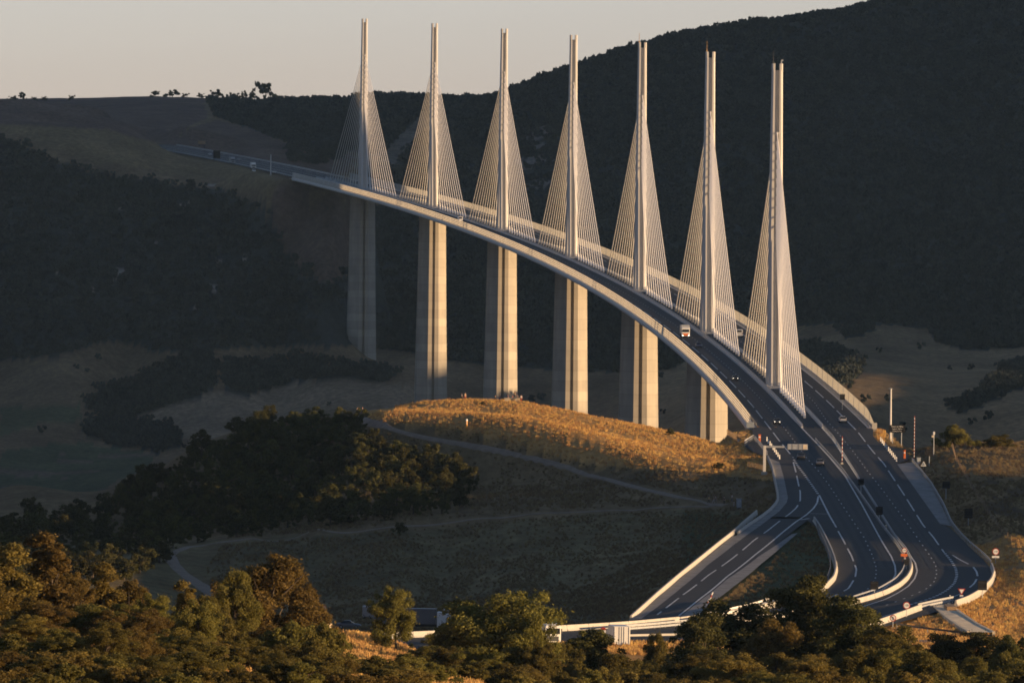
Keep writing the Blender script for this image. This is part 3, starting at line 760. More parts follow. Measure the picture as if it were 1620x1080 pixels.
rail('guard_rail', wl([(1290,826),(1296,846),(1307,868),(1313,885),(1314,902),(1309,918)], -.1), 'dark steel rail on the island behind the white curved barrier', .9, mat='dark_metal')
rail('railing', wl([(1452,965),(1468,961),(1488,957),(1508,953)]), 'short steel railing over the head of the concrete drain chute', 1.0, 1.5, True, cat='railing')
rail('railing', wl([(975,998),(1020,995),(1065,991),(1110,986)], -.2), 'thin railing behind the low white barrier at bottom centre', 1.0, 2., True, cat='railing')
rail('guard_rail', wl([(1105,985),(1150,976),(1190,967),(1225,956)], .2), 'sunlit two beam rail between the tall trees below the slip road', 1.1, 4., True, mat='white')
rail('guard_rail', wl([(1193,695),(1203,706),(1214,721)]), 'short grey rail at the near left end of the viaduct', .9, 3., True)
rail('guard_rail', wl([(1178,703),(1192,695)]), 'grey handrail across the lay-by head under the wind screen end', 1.0, 2., True)
rail('guard_rail', [deckpt(s, 13.6) for s in np.arange(2262, 3080, 20)], 'pale guard rail on the far side of the approach road in the shade', .9, 8., True, mat='steel_white', step=20)
rail('guard_rail', [deckpt(s, -13.6) for s in np.arange(2262, 3080, 20)], 'grey guard rail on the near side of the far approach road', .8, 8., step=20)

# ------------------------------------------------------------------ the viaduct
B0 = arc(0)[0]
viaduct = empty('viaduct', tuple(B0), 0., 'long white cable-stayed viaduct with seven needle masts curving across the dark valley', 'bridge')
def dp(s, off, dz=0.):
    p = deckpt(s, off, dz); return (p[0]-B0[0], p[1]-B0[1], p[2]-B0[2])
SS = list(np.arange(-204, 2257, 12.)) + [2256.]
def sweep(prof, ss=SS, close=True):
    mb = MB(); mb.loft([[dp(s, a, b) for a, b in prof] for s in ss]); return mb
deck = sweep([(-14.6,-.02),(-15.6,-.5),(-14.2,-1.3),(-4.,-4.2),(4.,-4.2),(14.2,-1.3),(15.6,-.5),(14.6,-.02)]).build('deck', M['steel_white'], viaduct)
mb = MB(); mb.sheet([dp(s,-13.7,.02) for s in SS], [dp(s,13.7,.02) for s in SS]); mb.build('road_surface', M['asphalt'], deck)
for sd in (-1, 1):
    # lower fairing of the edge
    mb = MB(); mb.loft([[dp(s, sd*x, z) for x, z in ([(15.7,-1.25),(15.95,-.5),(15.75,.25),(15.55,.25),(15.7,-.5),(15.45,-1.25)][::sd])] for s in SS])
    mb.build('edge_fairing', M['steel_white'], deck)
    # wind screen: five curved translucent slats, posts every few metres
    mb = MB(); ns = 5; s1 = SS if sd < 0 else SS
    def hs(s):   # the east screen dips down at its near end
        return 1. if sd < 0 else float(np.clip(math.sin(np.clip((s+206)/46., .05, 1)*math.pi/2)**.8, .28, 1))
    for k in range(ns):
        z0, z1 = .30 + k*.60, .30 + k*.60 + (.36 if sd < 0 else .54)
        def xo(z): return sd*(15.65 - .30*((z-.3)/2.8)**2)
        for j in range(3):
            za, zb = z0 + (z1-z0)*j/3, z0 + (z1-z0)*(j+1)/3
            A = [dp(s, xo(za), za*hs(s)) for s in SS]; B = [dp(s, xo(zb), zb*hs(s)) for s in SS]
            mb.sheet(A, B) if sd < 0 else mb.sheet(B, A)
    scr = mb.build('wind_screen', M['screen'] if sd < 0 else M['clear_screen'], deck, smooth=True)
    mb = MB()
    for s in np.arange(-203, 2256, 24.):
        h = 3.15*hs(s); big = (round((s+203)/24) % 4 == 0)
        a = math.pi/2 + arc(s)[1]
        mb.box(dp(s, sd*15.30, h/2), (.9 if big else .2, .12, h), a)
    mb.build('screen_post', M['galv'], deck)['kind'] = 'stuff'
    # outer crash barrier and the median barrier of each carriageway
    mb = MB()
    for z in (.55, .95):
        mb.loft([[dp(s, sd*(13.75+a), z+b) for a, b in ((-.06,-.14),(.06,-.14),(.06,.14),(-.06,.14))] for s in SS])
    mb.build('crash_barrier', M['verge' if sd < 0 else 'barrier'], deck)
    mb = MB(); mb.loft([[dp(s, sd*(2.55+a), b) for a, b in ((-.28,.0),(-.2,.55),(.2,.55),(.28,.0))] for s in SS])
    for z in (.9,):
        mb.loft([[dp(s, sd*(2.5+a), z+b) for a, b in ((-.06,-.12),(.06,-.12),(.06,.12),(-.06,.12))] for s in SS])
    mb.build('median_barrier', M['rail'], deck)
mb = MB(); mb.box(dp(-204.3, -15.3, .0), (1.9, .5, 2.7), 0); mb.build('end_block', M['grey_box'], deck)
mb = MB(); mb.box(dp(-204.3, 15.2, .2), (1.2, .5, 2.6), 0); mb.build('end_block', M['barrier'], deck)
mb = MB(); mb.box(dp(-206.5, 0, -2.6), (33., 4.6, 4.9), arc(-204)[1]); mb.build('abutment', M['pier'], viaduct)
mb = MB(); mb.box(dp(2259.5, 0, -3.4), (33., 5., 6.4), arc(2256)[1]); mb.build('abutment', M['pier'], viaduct)

# ---- masts: inverted V along the deck below, one recessed blade above
def hsec(w, r, q, y0, y1, c, cd, z, zs=0.):
    """H-shaped section; y0 = near face, y1 = far face"""
    P = [(-w+c,y0),(-r,y0),(-r,y0+q),(r,y0+q),(r,y0),(w-c,y0),(w,y0+cd),(w,y1-cd),(w-c,y1),(r,y1),(r,y1-q),(-r,y1-q),(-r,y1),(-w+c,y1),(-w,y1-cd),(-w,y0+cd)]
    return [(x,y,z) for x, y in P]
def mast_parts(parent, first):
    for sg in (-1, 1):
        mb = MB(); rings = []
        for z, yc, hy, w in ((.0,7.6,1.25,1.82),(12.,5.9,1.28,1.80),(26.,3.8,1.3,1.77),(40.,1.75,1.3,1.74)):
            yc *= sg; rings.append(hsec(w, .66, .95, yc-hy, yc+hy, .66, 1.15, z + sg*yc*SL*0))
        mb.loft(rings)
        mb.box((0, 7.6*sg, .1), (4.6, 4.0, .9))
        mb.build('leg', M['steel_white'], parent)
    mb = MB(); rings = []
    for z, hy, w in ((36.5,3.15,1.78),(42.,3.0,1.76),(56.,2.5,1.68),(70.,2.0,1.58),(85.4,1.5,1.47)):
        rings.append(hsec(w, .60, 1.0, -hy, hy, .42, 1.0, z))
    mb.loft(rings)
    for sx in (-1, 1):
        mb.loft([[(sx*1.47+ (-sx)*a, b, z) for a, b in ((0,-.8),(.3,-1.5),(.86,-1.5),(.86,1.5),(.3,1.5),(0,.8))][::sx] for z in (85.38, 87.2)])
    for k in range(11): mb.box((0, -2.6 + (43.8+2.48*k-42)*.026, 43.6+2.48*k), (1.1, .5, .5))
    mb.build('blade', M['steel_white'], parent)
def stay_mb(sg, k, mb):
    d = 37. + 12.45*k; zt = 43.8 + 2.48*k
    yt = sg*(2.9 - (zt-42)*.031); x = -K*d*d/2
    mb.tube([(x*1.0, sg*d, SL*sg*d + .5), (0, yt, zt)], .17, 6)
    v = Vector((x, sg*d, SL*sg*d + .5)); w = (Vector((0,yt,zt)) - v).normalized()
    mb.tube([v - w*.3, v + w*3.2], .30, 6)
proto_parts = []
MLAB = ['nearest mast, the tallest in the picture', 'second mast from the near end', 'third mast from the near end', 'middle mast of the seven', 'third mast from the far end',
        'second mast from the far end, half behind its fan of stays', 'farthest mast, shaded below its lit tip']
cab = {}
for i in range(7):
    s = 342.*i; p, h = arc(s)
    mst = empty('mast', tuple(p - B0), h, parent=viaduct); mst['label'] = MLAB[i]
    if i == 0:
        mast_parts(mst, True); proto = mst
        src = [c for c in mst.children]
    else:
        for c in src: copy_tree(c, mst)
    if i < 4:
        for sg in (-1, 1):
            for k in range(11):
                if (sg, k) not in cab:
                    mb = MB(); stay_mb(sg, k, mb); cab[(sg,k)] = mb.build('stay_cable', M['cable'], mst)
                else:
                    c = cab[(sg,k)].copy(); COL.objects.link(c); c.parent = mst
    else:
        if 'all' not in cab:
            mb = MB(); [stay_mb(sg, k, mb) for sg in (-1,1) for k in range(11)]
            cab['all'] = mb.build('stay_cable', M['cable'], mst); cab['all']['kind'] = 'stuff'
        else:
            c = cab['all'].copy(); COL.objects.link(c); c.parent = mst
    if i < 3:
        mb = MB(); mb.tube([(-1.1,0,87.1),(-1.1,0,90.6)], [.10,.06], 6); mb.box((-1.1,0,87.5),(.5,.5,.6)); mb.build('antenna', M['wood' if i else 'dark_metal'], mst)
        if i == 0:
            mb = MB(); mb.box((1.1,0,87.5),(.3,.4,.8)); mb.box((1.3,0,88.1),(.6,.4,.35)); mb.build('beacon', M['galv'], mst)

# ---- piers: shaft with chamfered flanks and a central groove, split in two below the deck
PH = [94.5, 245., 221., 144., 136., 111., 79.5]     # from the near end
def psec(hw, fw, y0, y1, ch, z, g0, g1):
    """one column; y0 near face, y1 far face, groove on the outer faces when g"""
    P = []
    if g0: P += [(-fw,y0),(-.62,y0),(-.62,y0+1.3),(.62,y0+1.3),(.62,y0),(fw,y0)]
    else: P += [(-fw,y0),(-.62,y0),(-.3,y0),(.3,y0),(.62,y0),(fw,y0)]
    P += [(hw, y0+ch if g0 else y0+2.), (hw, y1-ch if g1 else y1-2.)]
    if g1: P += [(fw,y1),(.62,y1),(.62,y1-1.3),(-.62,y1-1.3),(-.62,y1),(-fw,y1)]
    else: P += [(fw,y1),(.62,y1),(.3,y1),(-.3,y1),(-.62,y1),(-fw,y1)]
    P += [(-hw, y1-ch if g1 else y1-2.), (-hw, y0+ch if g0 else y0+2.)]
    return [(x,y,z) for x, y in P]
PLAB = ['pier at the near end, hidden behind the motorway','short lit pier rising beside the near end of the deck','lit pier standing behind the right flank of the mound','lit pier in the middle of the row, behind the mound top',
        'lit pier behind the people on the mound top','tall pier lit above and fading into shade at its foot','farthest pier, all in grey shade']
for i in range(7):
    s = 342.*i; p, h = arc(s); H = PH[i]
    pr = empty('pier', tuple(p - B0 + np.array([0,0,-4.1])), h, parent=viaduct); pr['label'] = PLAB[i]
    def hw(z): return 5.85 + .0185*(-z)*(1.15 if i < 3 else .9)
    def yd(z): return 8.2 + .024*(-z)
    top = min(88., H)
    for sg in (-1, 1):
        mb = MB(); rings = []
        for z in np.linspace(0., -top, 8):
            o_, n_ = yd(z), .9 + 2.4*max(0, 1+z/60.)
            y0, y1 = (-o_, -n_) if sg < 0 else (n_, o_)
            w = hw(z); rings.append(psec(w, w*.36, y0, y1, min(4.6, (o_-n_)*.62), z, sg < 0, sg > 0))
        mb.loft(rings[::-1]); mb.build('column', M['pier'], pr)
        mb = MB(); mb.box((0, sg*5.2, .55), (8., 3.2, 1.1)); mb.build('bearing', M['galv'], pr)
    mb = MB(); lo = -H-14
    mb.loft([psec(hw(z)+.003, hw(z)*.36, -yd(z), yd(z), 4.6, z, True, True) for z in (lo, -top+.5)]) if lo < -top else None
    if mb.v: mb.build('shaft', M['pier'], pr)

# ------------------------------------------------------------------ trees
def crown_mesh(name, seed, w, h, base, nl, nleaf, leaf, mat, up=.25, poplar=False):
    """leaf-sized faces on many small lobes: uneven outline, gaps and clumps"""
    r = np.random.default_rng(seed); L = []; H = h-base
    # a few boughs of foliage of different size, each carrying many small lobes
    nm = 6 if poplar else 8; masses = []
    for i in range(nm):
        t = (i+.5)/nm if poplar else (.22 + .62*((i*.618+.17) % 1.)); a = i*2.4 + r.random()*1.1
        rr_ = w*(.20 + .13*r.random())*((1.15-.55*t) if poplar else 1.); off = w/2*(.10 if poplar else .66)*(1-.45*t*t)*(.45+.55*r.random())
        if i == 0 and not poplar: off, t, rr_ = w*.06, .80, w*.25
        masses.append((off*math.cos(a), off*math.sin(a), base+H*t, rr_, rr_*(.75+.6*r.random())))
    top = max(m[2]+m[4] for m in masses); k = (h-base)/(top-base)
    masses = [(x, y, base+(z-base)*k, a_, c_*k) for x, y, z, a_, c_ in masses] + [(0, 0, base+H*.42, w*.27, H*.36)]
    if not poplar: masses += [(w*.27*math.cos(q), w*.27*math.sin(q), base+H*.2, w*.2, H*.2) for q in (r.random()*2, 2.2+r.random(), 4.4+r.random())]
    mw = np.array([m[3]**2 for m in masses]); mw /= mw.sum()
    for i in range(nl):
        m = masses[r.choice(len(masses), p=mw)]; d = r.normal(size=3); d[2] += .25; d /= np.linalg.norm(d); q = .55 + .5*r.random()
        L.append((m[0]+d[0]*m[3]*q, m[1]+d[1]*m[3]*q, max(base*.6+.1, min(m[2]+d[2]*m[4]*q, h-.02*h)), w*(.045 + .075*r.random()**1.3)))
    L = np.array(L); L[:,3] *= 1.; pw = L[:,3]**2; pick = r.choice(len(L), nleaf, p=pw/pw.sum())
    c = L[pick]; d = r.normal(size=(nleaf,3)); d[:,2] += up; d /= np.linalg.norm(d,axis=1)[:,None]
    q = c[:,3]*(.40 + .72*r.random(nleaf)**.7)*(1 + .55*(r.random(nleaf) > .94))
    p = c[:,:3] + d*q[:,None]*np.array([1,1,.85])
    n = d*.6 + r.normal(size=(nleaf,3))*.8; n /= np.linalg.norm(n,axis=1)[:,None]
    t1 = np.cross(n, r.normal(size=(nleaf,3))); t1 /= np.linalg.norm(t1,axis=1)[:,None]+1e-9; t2 = np.cross(n, t1)
    s = leaf*(.6 + .8*r.random(nleaf))[:,None]
    V = np.stack([p - t1*s, p - t2*s*.55 + n*s*.12, p + t1*s, p + t2*s*.55 + n*s*.12], 1).reshape(-1,3)
    V[:,2] = np.maximum(V[:,2], .15)
    V[:,:2] *= (w/2)/np.percentile(np.hypot(V[:,0], V[:,1]), 96)
    me = npmesh(name, V, np.arange(nleaf*4).reshape(-1,4), mat)
    lobe = r.random(len(L))[pick]; val = np.clip(.5*lobe + .5*r.random(nleaf) , 0, 1).astype(np.float32)
    me.attributes.new('leaf', 'FLOAT', 'FACE').data.foreach_set('value', val)
    return me
def trunk_mesh(name, seed, h, r0, spread):
    r = random.Random(seed); mb = MB()
    mb.tube([(0,0,-.4),(0,0,.1),(r.uniform(-.1,.1)*h*.2,r.uniform(-.1,.1)*h*.2,h*.35),(r.uniform(-.15,.15)*h*.3,r.uniform(-.15,.15)*h*.3,h*.75)], [r0*1.5,r0,r0*.7,r0*.25], 7)
    for k in range(6):
        a = k*1.05 + r.uniform(-.3,.3); z = h*r.uniform(.2,.5); e = spread*r.uniform(.5,.9)
        mb.tube([(0,0,z),(math.cos(a)*e*.5,math.sin(a)*e*.5,z+h*.14),(math.cos(a)*e,math.sin(a)*e,z+h*.3)], [r0*.5,r0*.32,r0*.1], 5)
    me = bpy.data.meshes.new(name); me.from_pydata(mb.v, [], mb.f); me.materials.append(M['bark']); return me
KINDS = {}
def kind(k, w, h, base, nl, nleaf, leaf, mat, seeds, poplar=False):
    KINDS[k] = [(crown_mesh(k+'_crown', sd, w, h, base, nl, nleaf, leaf, M[mat], poplar=poplar), trunk_mesh(k+'_trunk', sd, h, .02*h+.05, w*.4), w, h) for sd in seeds]
kind('oak', 9.5, 10, 1.2, 105, 28000, .135, 'leaf_oak', (1,2,3))
kind('gold', 9., 10, .9, 105, 28000, .135, 'leaf_gold', (4,5))
kind('darkoak', 8.5, 10, .8, 105, 28000, .135, 'leaf_dark', (6,7))
kind('poplar', 5.5, 10, .6, 80, 20000, .13, 'leaf_gold', (8,9), True)
kind('bush', 7., 5., .2, 55, 14000, .13, 'leaf_oak', (10,11))
kind('goldbush', 7., 5., .2, 55, 14000, .13, 'leaf_gold', (12,13))
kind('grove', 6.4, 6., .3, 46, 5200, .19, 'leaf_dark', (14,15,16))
kind('skytree', 9., 7., .5, 20, 900, .55, 'leaf_dark', (17,18))
_tc = {}
def tree(kindname, x, y, z, h, label, cat='tree', group=None, wid=None, name=None, var=None):
    lst = KINDS[kindname]; i = (len(_tc) if var is None else var) % len(lst); cm, tm, w0, h0 = lst[i]; _tc[len(_tc)] = 1
    root = empty(name or 'oak_tree', (x,y,z), random.random()*6.283, label, cat, group)
    sc = h/h0; sw = (wid/w0) if wid else sc
    root.scale = (sw, sw, sc)
    c = bpy.data.objects.new('crown', cm); link(c, root)
    t = bpy.data.objects.new('trunk', tm); link(t, root)
    return root
def ftree(px, top, Y, wpx, kindname, label, group=None, name=None, cat='tree', hmin=2.5, var=None):
    """a tree whose foot stands on the ground at that bearing and distance"""
    p = at(px, top, Y); z = h1(p[0], Y); h = max(hmin, p[2]-z+.2)
    return tree(kindname, p[0], Y, z, h, label, cat, group, wid=wpx*Y/F, name=name, var=var)
FT = [
 (18,866,690,95,'poplar','tall gold leaning tree at the left edge, in front of the dark grove'),
 (80,850,700,80,'poplar','tallest golden tree at far left, pointed crown above its neighbours'),
 (-30,880,680,120,'gold','golden tree cut by the left edge of the picture'),
 (118,900,725,90,'gold','rounded golden-brown tree just right of the tallest left one'),
 (165,895,735,70,'poplar','narrow brown topped tree left of the dark track'),
 (205,912,740,90,'gold','brown-gold tree with a low rounded top before the dark track'),
 (248,938,735,80,'oak','olive tree of middling height below the bend of the track'),
 (296,925,745,46,'poplar','thin pointed young tree right at the foot of the grey track'),
 (330,945,720,70,'oak','short olive tree left under the big round tree'),
 (425,868,762,200,'gold','big round copper-brown tree standing alone left of centre'),
 (480,905,775,90,'gold','right shoulder tree leaning out beside the big round copper tree'),
 (372,905,755,90,'oak','left shoulder tree tucked beside the big round copper tree'),
 (628,926,905,80,'oak','small upright green tree standing behind the golden grass knoll'),
 (790,926,862,185,'oak','big broad olive tree at bottom centre before the white barrier'),
 (735,950,868,100,'oak','left part tree of the broad bottom centre clump, darker top'),
 (848,962,858,95,'oak','right side tree of the broad bottom centre clump, sloping crown'),
 (1165,953,905,190,'darkoak','wide dark olive tree at bottom right of centre, below the slip road'),
 (1112,980,890,110,'darkoak','low dark tree left of the wide olive one under the slip road'),
 (1218,978,895,115,'gold','reddish tinged tree between the wide olive and tall dark trees'),
 (1262,915,915,140,'darkoak','tallest dark tree at bottom right, before the curved white barrier'),
 (1304,942,912,105,'darkoak','dark tree leaning on the right side of the tallest dark one'),
 (1354,948,900,140,'darkoak','rounded dark tree standing before the median bend'),
 (1402,980,890,120,'oak','low olive tree below the no overtaking sign'),
 (1440,1020,885,80,'oak','small olive bush tree beneath the white barrier in orange grass'),
 (1500,1004,905,110,'darkoak','dark tree at bottom right in front of the drain chute foot'),
 (1560,1003,905,115,'darkoak','dark rounded tree below the concrete drain chute'),
 (1612,1008,900,90,'darkoak','dark tree cut by the right edge at the bottom'),
 (930,998,900,125,'darkoak','dark low tree in front of the white lorry box'),
 (893,1010,890,70,'oak','low olive tree hiding the tail of the white barrier'),
 (1040,1003,930,60,'oak','sparse tree top poking over the low white barrier'),
 (1075,1015,900,60,'oak','low tree right of the sparse one at the low white barrier'),
 (150,952,660,120,'oak','bright yellow-green tree lit in front of the left group'),
 (60,975,650,130,'gold','dark gold tree low at left, filling the corner'),
 (690,1000,880,70,'oak','low olive tree between the grass knoll and the broad tree'),
]
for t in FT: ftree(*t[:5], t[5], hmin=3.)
gl = {'oak':'olive tree crowded among others on the foreground slope, lit by low sun', 'gold':'golden brown tree crowded among others on the foreground slope',
      'bush':'olive bush on the foreground slope along the bottom edge', 'goldbush':'golden bush on the foreground slope along the bottom edge', 'darkoak':'dark tree crowded among others on the foreground slope'}
rr = random.Random(5)
def fill(n, x0, x1, t0, t1, Y0, Y1, kinds, w=(60,120)):
    for i in range(n):
        px = x0 + (x1-x0)*(i+.5+rr.uniform(-.45,.45))/n; Y = rr.uniform(Y0, Y1); top = rr.uniform(t0, t1); k = rr.choice(kinds)
        if 545 < px < 655 and top < 1046: top = rr.uniform(1046, 1062); Y = min(Y, 760)
        ftree(px, top, Y, rr.uniform(*w), k, gl[k], 'crowded trees and bushes on the foreground slope', name='bush' if 'bush' in k else 'oak_tree', cat='bush' if 'bush' in k else 'tree', hmin=2.2)
fill(9, -10, 340, 940, 985, 650, 700, ['oak','gold','oak','gold'], (85,125))
fill(9, -10, 340, 985, 1020, 610, 650, ['oak','gold','bush'], (80,115))
fill(8, -20, 340, 1030, 1055, 575, 610, ['bush','goldbush','oak'], (80,120))
fill(6, 320, 560, 965, 1005, 700, 740, ['oak','gold','bush'], (75,110))
fill(7, 280, 560, 1010, 1045, 660, 700, ['oak','goldbush','bush','gold'], (75,110))
fill(7, 280, 680, 1045, 1070, 620, 660, ['bush','goldbush','oak'], (80,115))
fill(5, 640, 900, 1010, 1035, 800, 850, ['oak','gold','oak'], (70,100))
fill(6, 640, 1000, 1042, 1064, 740, 800, ['oak','bush','goldbush','gold'], (75,110))
fill(6, 880, 1180, 1030, 1055, 820, 860, ['darkoak','oak','gold'], (75,110))
fill(8, 1100, 1480, 1010, 1040, 830, 880, ['darkoak','oak','oak','gold'], (75,120))
fill(8, 960, 1460, 1054, 1072, 760, 820, ['oak','bush','goldbush'], (75,115))
fill(6, 1380, 1640, 1030, 1055, 830, 890, ['darkoak','oak','bush'], (75,115))
fill(5, 1440, 1640, 1060, 1075, 780, 830, ['oak','bush','goldbush'], (80,115))
fill(8, -20, 400, 1058, 1072, 530, 565, ['bush','goldbush','oak'], (90,130))
fill(5, 330, 640, 1066, 1078, 580, 620, ['bush','goldbush'], (80,110))
fill(6, 560, 940, 1066, 1076, 680, 730, ['bush','goldbush'], (80,110))

# the shaded grove on the left brow
GROVE = [(-20,838),(60,822),(110,820),(150,818),(200,792),(250,758),(300,730),(350,702),(400,682),(450,672),(500,664),(545,668),(562,690),(590,716),(640,720),(690,740),(735,748),(752,772),(745,800),(700,812),(640,822),(540,836),(440,846),(330,858),(270,872),(240,905),(180,925),(100,920),(-20,930)]
pts = []; gr = random.Random(9); tries = 0
while len(pts) < 215 and tries < 9000:
    tries += 1
    px, py = gr.uniform(-15,755), gr.uniform(664,925)
    if not inpoly(np.array([px]), np.array([py]), GROVE)[0]: continue
    d = 1e9
    for a in pts: d = min(d, ((a[0]-px)/27)**2 + ((a[1]-py)/8.5)**2)
    if d < 1: continue
    pts.append((px, py))
hp = [hit(px, py, 1250, 2250, 500) for px, py in pts]
for (px, py), p in zip(pts, hp):
    edge = py < 730 and px > 480
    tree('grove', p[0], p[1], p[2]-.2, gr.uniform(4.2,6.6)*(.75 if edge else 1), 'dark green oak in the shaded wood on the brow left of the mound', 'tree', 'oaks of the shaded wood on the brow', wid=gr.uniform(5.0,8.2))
for px, py, h, w, lab in ((565,682,5.5,5.,'green tree tip catching the sun beside the upper bend of the footpath'),(540,676,5.0,5.5,'tree with a sunlit crown at the top corner of the shaded wood'),
                          (590,700,3.6,4.6,'small sunlit bush just below the footpath bend'),(610,720,3.2,4.4,'small bright bush lower along the wood edge'),(660,735,3.4,4.6,'sunlit shrub on the right edge of the shaded wood')):
    p = hit(px, py, 1250, 2250, 500); tree('grove', p[0], p[1], p[2]-.1, h, lab, 'tree', wid=w)
for px, py, h, w, lab, k in ((1511,708,5.6,9.,'large rounded bush on the right ridge behind the dark traffic signs','bush'),(1583,708,3.,8.5,'low spreading bush on the right ridge near the edge','bush'),
                          (1545,706,1.6,4.,'small low shrub between the two ridge bushes','bush'),(632,846,3.,3.6,'small dark bush beside the lower track','grove'),
                          (1135,742,1.6,3.,'low dark shrub on the shaded side of the mound','grove'),(1060,688,1.8,2.6,'small brown shrub on the lit mound flank','grove'),(762,640,1.0,1.8,'tiny round shrub on the sunlit mound top','grove')):
    p = hit(px, py, 1250, 2250, 500); tree(k, p[0], p[1], p[2]-.1, h, lab, 'bush', wid=w, name='bush')
# crest trees on the far skyline
for px, py, h, w, lab in ((420,152,17,20,'large lone tree on the far left skyline, wider than the others'),(400,153,8,10,'small tree left of the lone skyline tree'),(245,148,6,10,'shrub at the left end of the sunlit skyline strip'),
                          (273,148,7,14,'broad shrub on the sunlit skyline strip'),(293,150,4,8,'low shrub on the sunlit skyline strip'),(318,150,5,8,'shrub at the right end of the sunlit skyline strip'),
                          (36,154,9,8,'pointed tree on the skyline at far left'),(20,155,5,10,'low bush on the skyline at far left'),(55,155,4,6,'tiny bush right of the pointed skyline tree'),(70,155,4,9,'flat bush on the left skyline'),(113,153,5,7,'lone bush on the bare left skyline'),
                          (340,152,9,13,'tree at the left end of the far wood'),(372,153,7,10,'tree in the gap of the far wood edge'),(385,153,8,8,'narrow tree beside the gap of the far wood'),(500,156,6,12,'bush on the far skyline left of the farthest mast'),(455,155,5,9,'bush in the middle of the far skyline')):
    d = ray(px, py); Y = 6900. if px > 320 else 7000.
    for q in np.arange(7800, 6200, -25.):
        if height([d[0]*q],[q],False)[0] >= d[2]*q: Y = q; break
    x = d[0]*Y; tree('skytree', x, Y, h1(x, Y)-.3, h, lab, 'tree', wid=w, name='skyline_tree')

# ------------------------------------------------------------------ instanced masses (nobody could count these)
def scatter(name, P, S, tmpl, label=None, rz=True):
    me = bpy.data.meshes.new(name); P = np.asarray(P, np.float32)
    me.vertices.add(len(P)); me.vertices.foreach_set('co', P.ravel())
    me.attributes.new('scl', 'FLOAT_VECTOR', 'POINT').data.foreach_set('vector', np.asarray(S, np.float32).ravel())
    me.update(); o = bpy.data.objects.new(name, me); link(o); o['kind'] = 'stuff'
    g = bpy.data.node_groups.new(name+'_nodes', 'GeometryNodeTree')
    g.interface.new_socket('Geometry', in_out='INPUT', socket_type='NodeSocketGeometry'); g.interface.new_socket('Geometry', in_out='OUTPUT', socket_type='NodeSocketGeometry')
    N = g.nodes; gi = N.new('NodeGroupInput'); go = N.new('NodeGroupOutput'); ip = N.new('GeometryNodeInstanceOnPoints'); oi = N.new('GeometryNodeObjectInfo')
    oi.inputs['Object'].default_value = tmpl
    na = N.new('GeometryNodeInputNamedAttribute'); na.data_type = 'FLOAT_VECTOR'; na.inputs['Name'].default_value = 'scl'
    rv = N.new('FunctionNodeRandomValue'); rv.data_type = 'FLOAT_VECTOR'; rv.inputs[0].default_value = (0,0,0); rv.inputs[1].default_value = (.12,.12,6.283)
    L = g.links.new
    L(gi.outputs[0], ip.inputs['Points']); L(oi.outputs['Geometry'], ip.inputs['Instance']); L(na.outputs[0], ip.inputs['Scale']); L(rv.outputs[0], ip.inputs['Rotation']); L(ip.outputs[0], go.inputs[0])
    o.modifiers.new('scatter', 'NODES').node_group = g
    if label: o['label'] = label
    return o
def template(name, me): return bpy.data.objects.new(name, me)
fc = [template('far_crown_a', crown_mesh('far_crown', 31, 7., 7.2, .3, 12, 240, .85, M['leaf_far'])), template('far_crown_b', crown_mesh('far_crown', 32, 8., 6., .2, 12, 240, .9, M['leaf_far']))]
def jgrid(x0, x1, y0, y1, sx, sy):
    X, Y = np.meshgrid(np.arange(x0, x1, sx), np.arange(y0, y1, sy)); X = X.ravel().astype(float); Y = Y.ravel().astype(float)
    return X + RNG.uniform(-.5,.5,X.size)*sx, Y + RNG.uniform(-.5,.5,X.size)*sy
X, Y = jgrid(-560, 560, 4150, 6700, 4.4, 8.)
k = np.abs(X) < .078*Y; X, Y = X[k], Y[k]; Z = height(X, Y); px, py = proj(X, Y, Z)
k = forest_mask(px, py, Y); X, Y, Z, px, py = X[k], Y[k], Z[k], px[k], py[k]
den = fbm(X/55., Y/80., 61); thin = np.where((px < 420) & (py > 280) & (py < 500), .70, .78)
rk = ((Y > 4280) & (Y < 4700) & (px < 420) & (py > 280) & (py < 500) & (fbm(X/13., Y/26., 77, 3) > .77)) | ((px > 800) & (px < 900) & (py > 190) & (py < 300) & (fbm(X/16., Y/40., 78, 3) > .66))
rk |= (np.hypot(X+77.6, (Y-4292)*.45) < 24)
k = (den < thin + .16) & ~rk & (RNG.random(X.size) < .93); X, Y, Z = X[k], Y[k], Z[k]
sz = (.45 + .62*RNG.random(X.size)**1.5)*(.7 + .6*fbm(X/40., Y/60., 62))
P = np.stack([X,Y,Z-.6],1); S = np.stack([sz*1.05,sz*1.05,sz*(.85+.4*RNG.random(X.size))],1); half = RNG.random(X.size) < .5
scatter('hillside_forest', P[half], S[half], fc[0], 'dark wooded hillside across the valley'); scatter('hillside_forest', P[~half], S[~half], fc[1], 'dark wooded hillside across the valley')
X, Y = jgrid(-300, 300, 2800, 4450, 3.0, 5.0); k = np.abs(X) < .072*Y; X, Y = X[k], Y[k]; Z = height(X, Y); px, py = proj(X, Y, Z)
k = clump_mask(px, py, Y) | ((fbm(X/30., Y/70., 91) > .70) & (RNG.random(X.size) < .03) & (Y > 2900)); X, Y, Z = X[k], Y[k], Z[k]
sz = (.35 + .45*RNG.random(X.size)); scatter('valley_woodland', np.stack([X,Y,Z-.4],1), np.stack([sz,sz,sz*1.1],1), fc[0], 'dark hedges and copses on the valley floor')

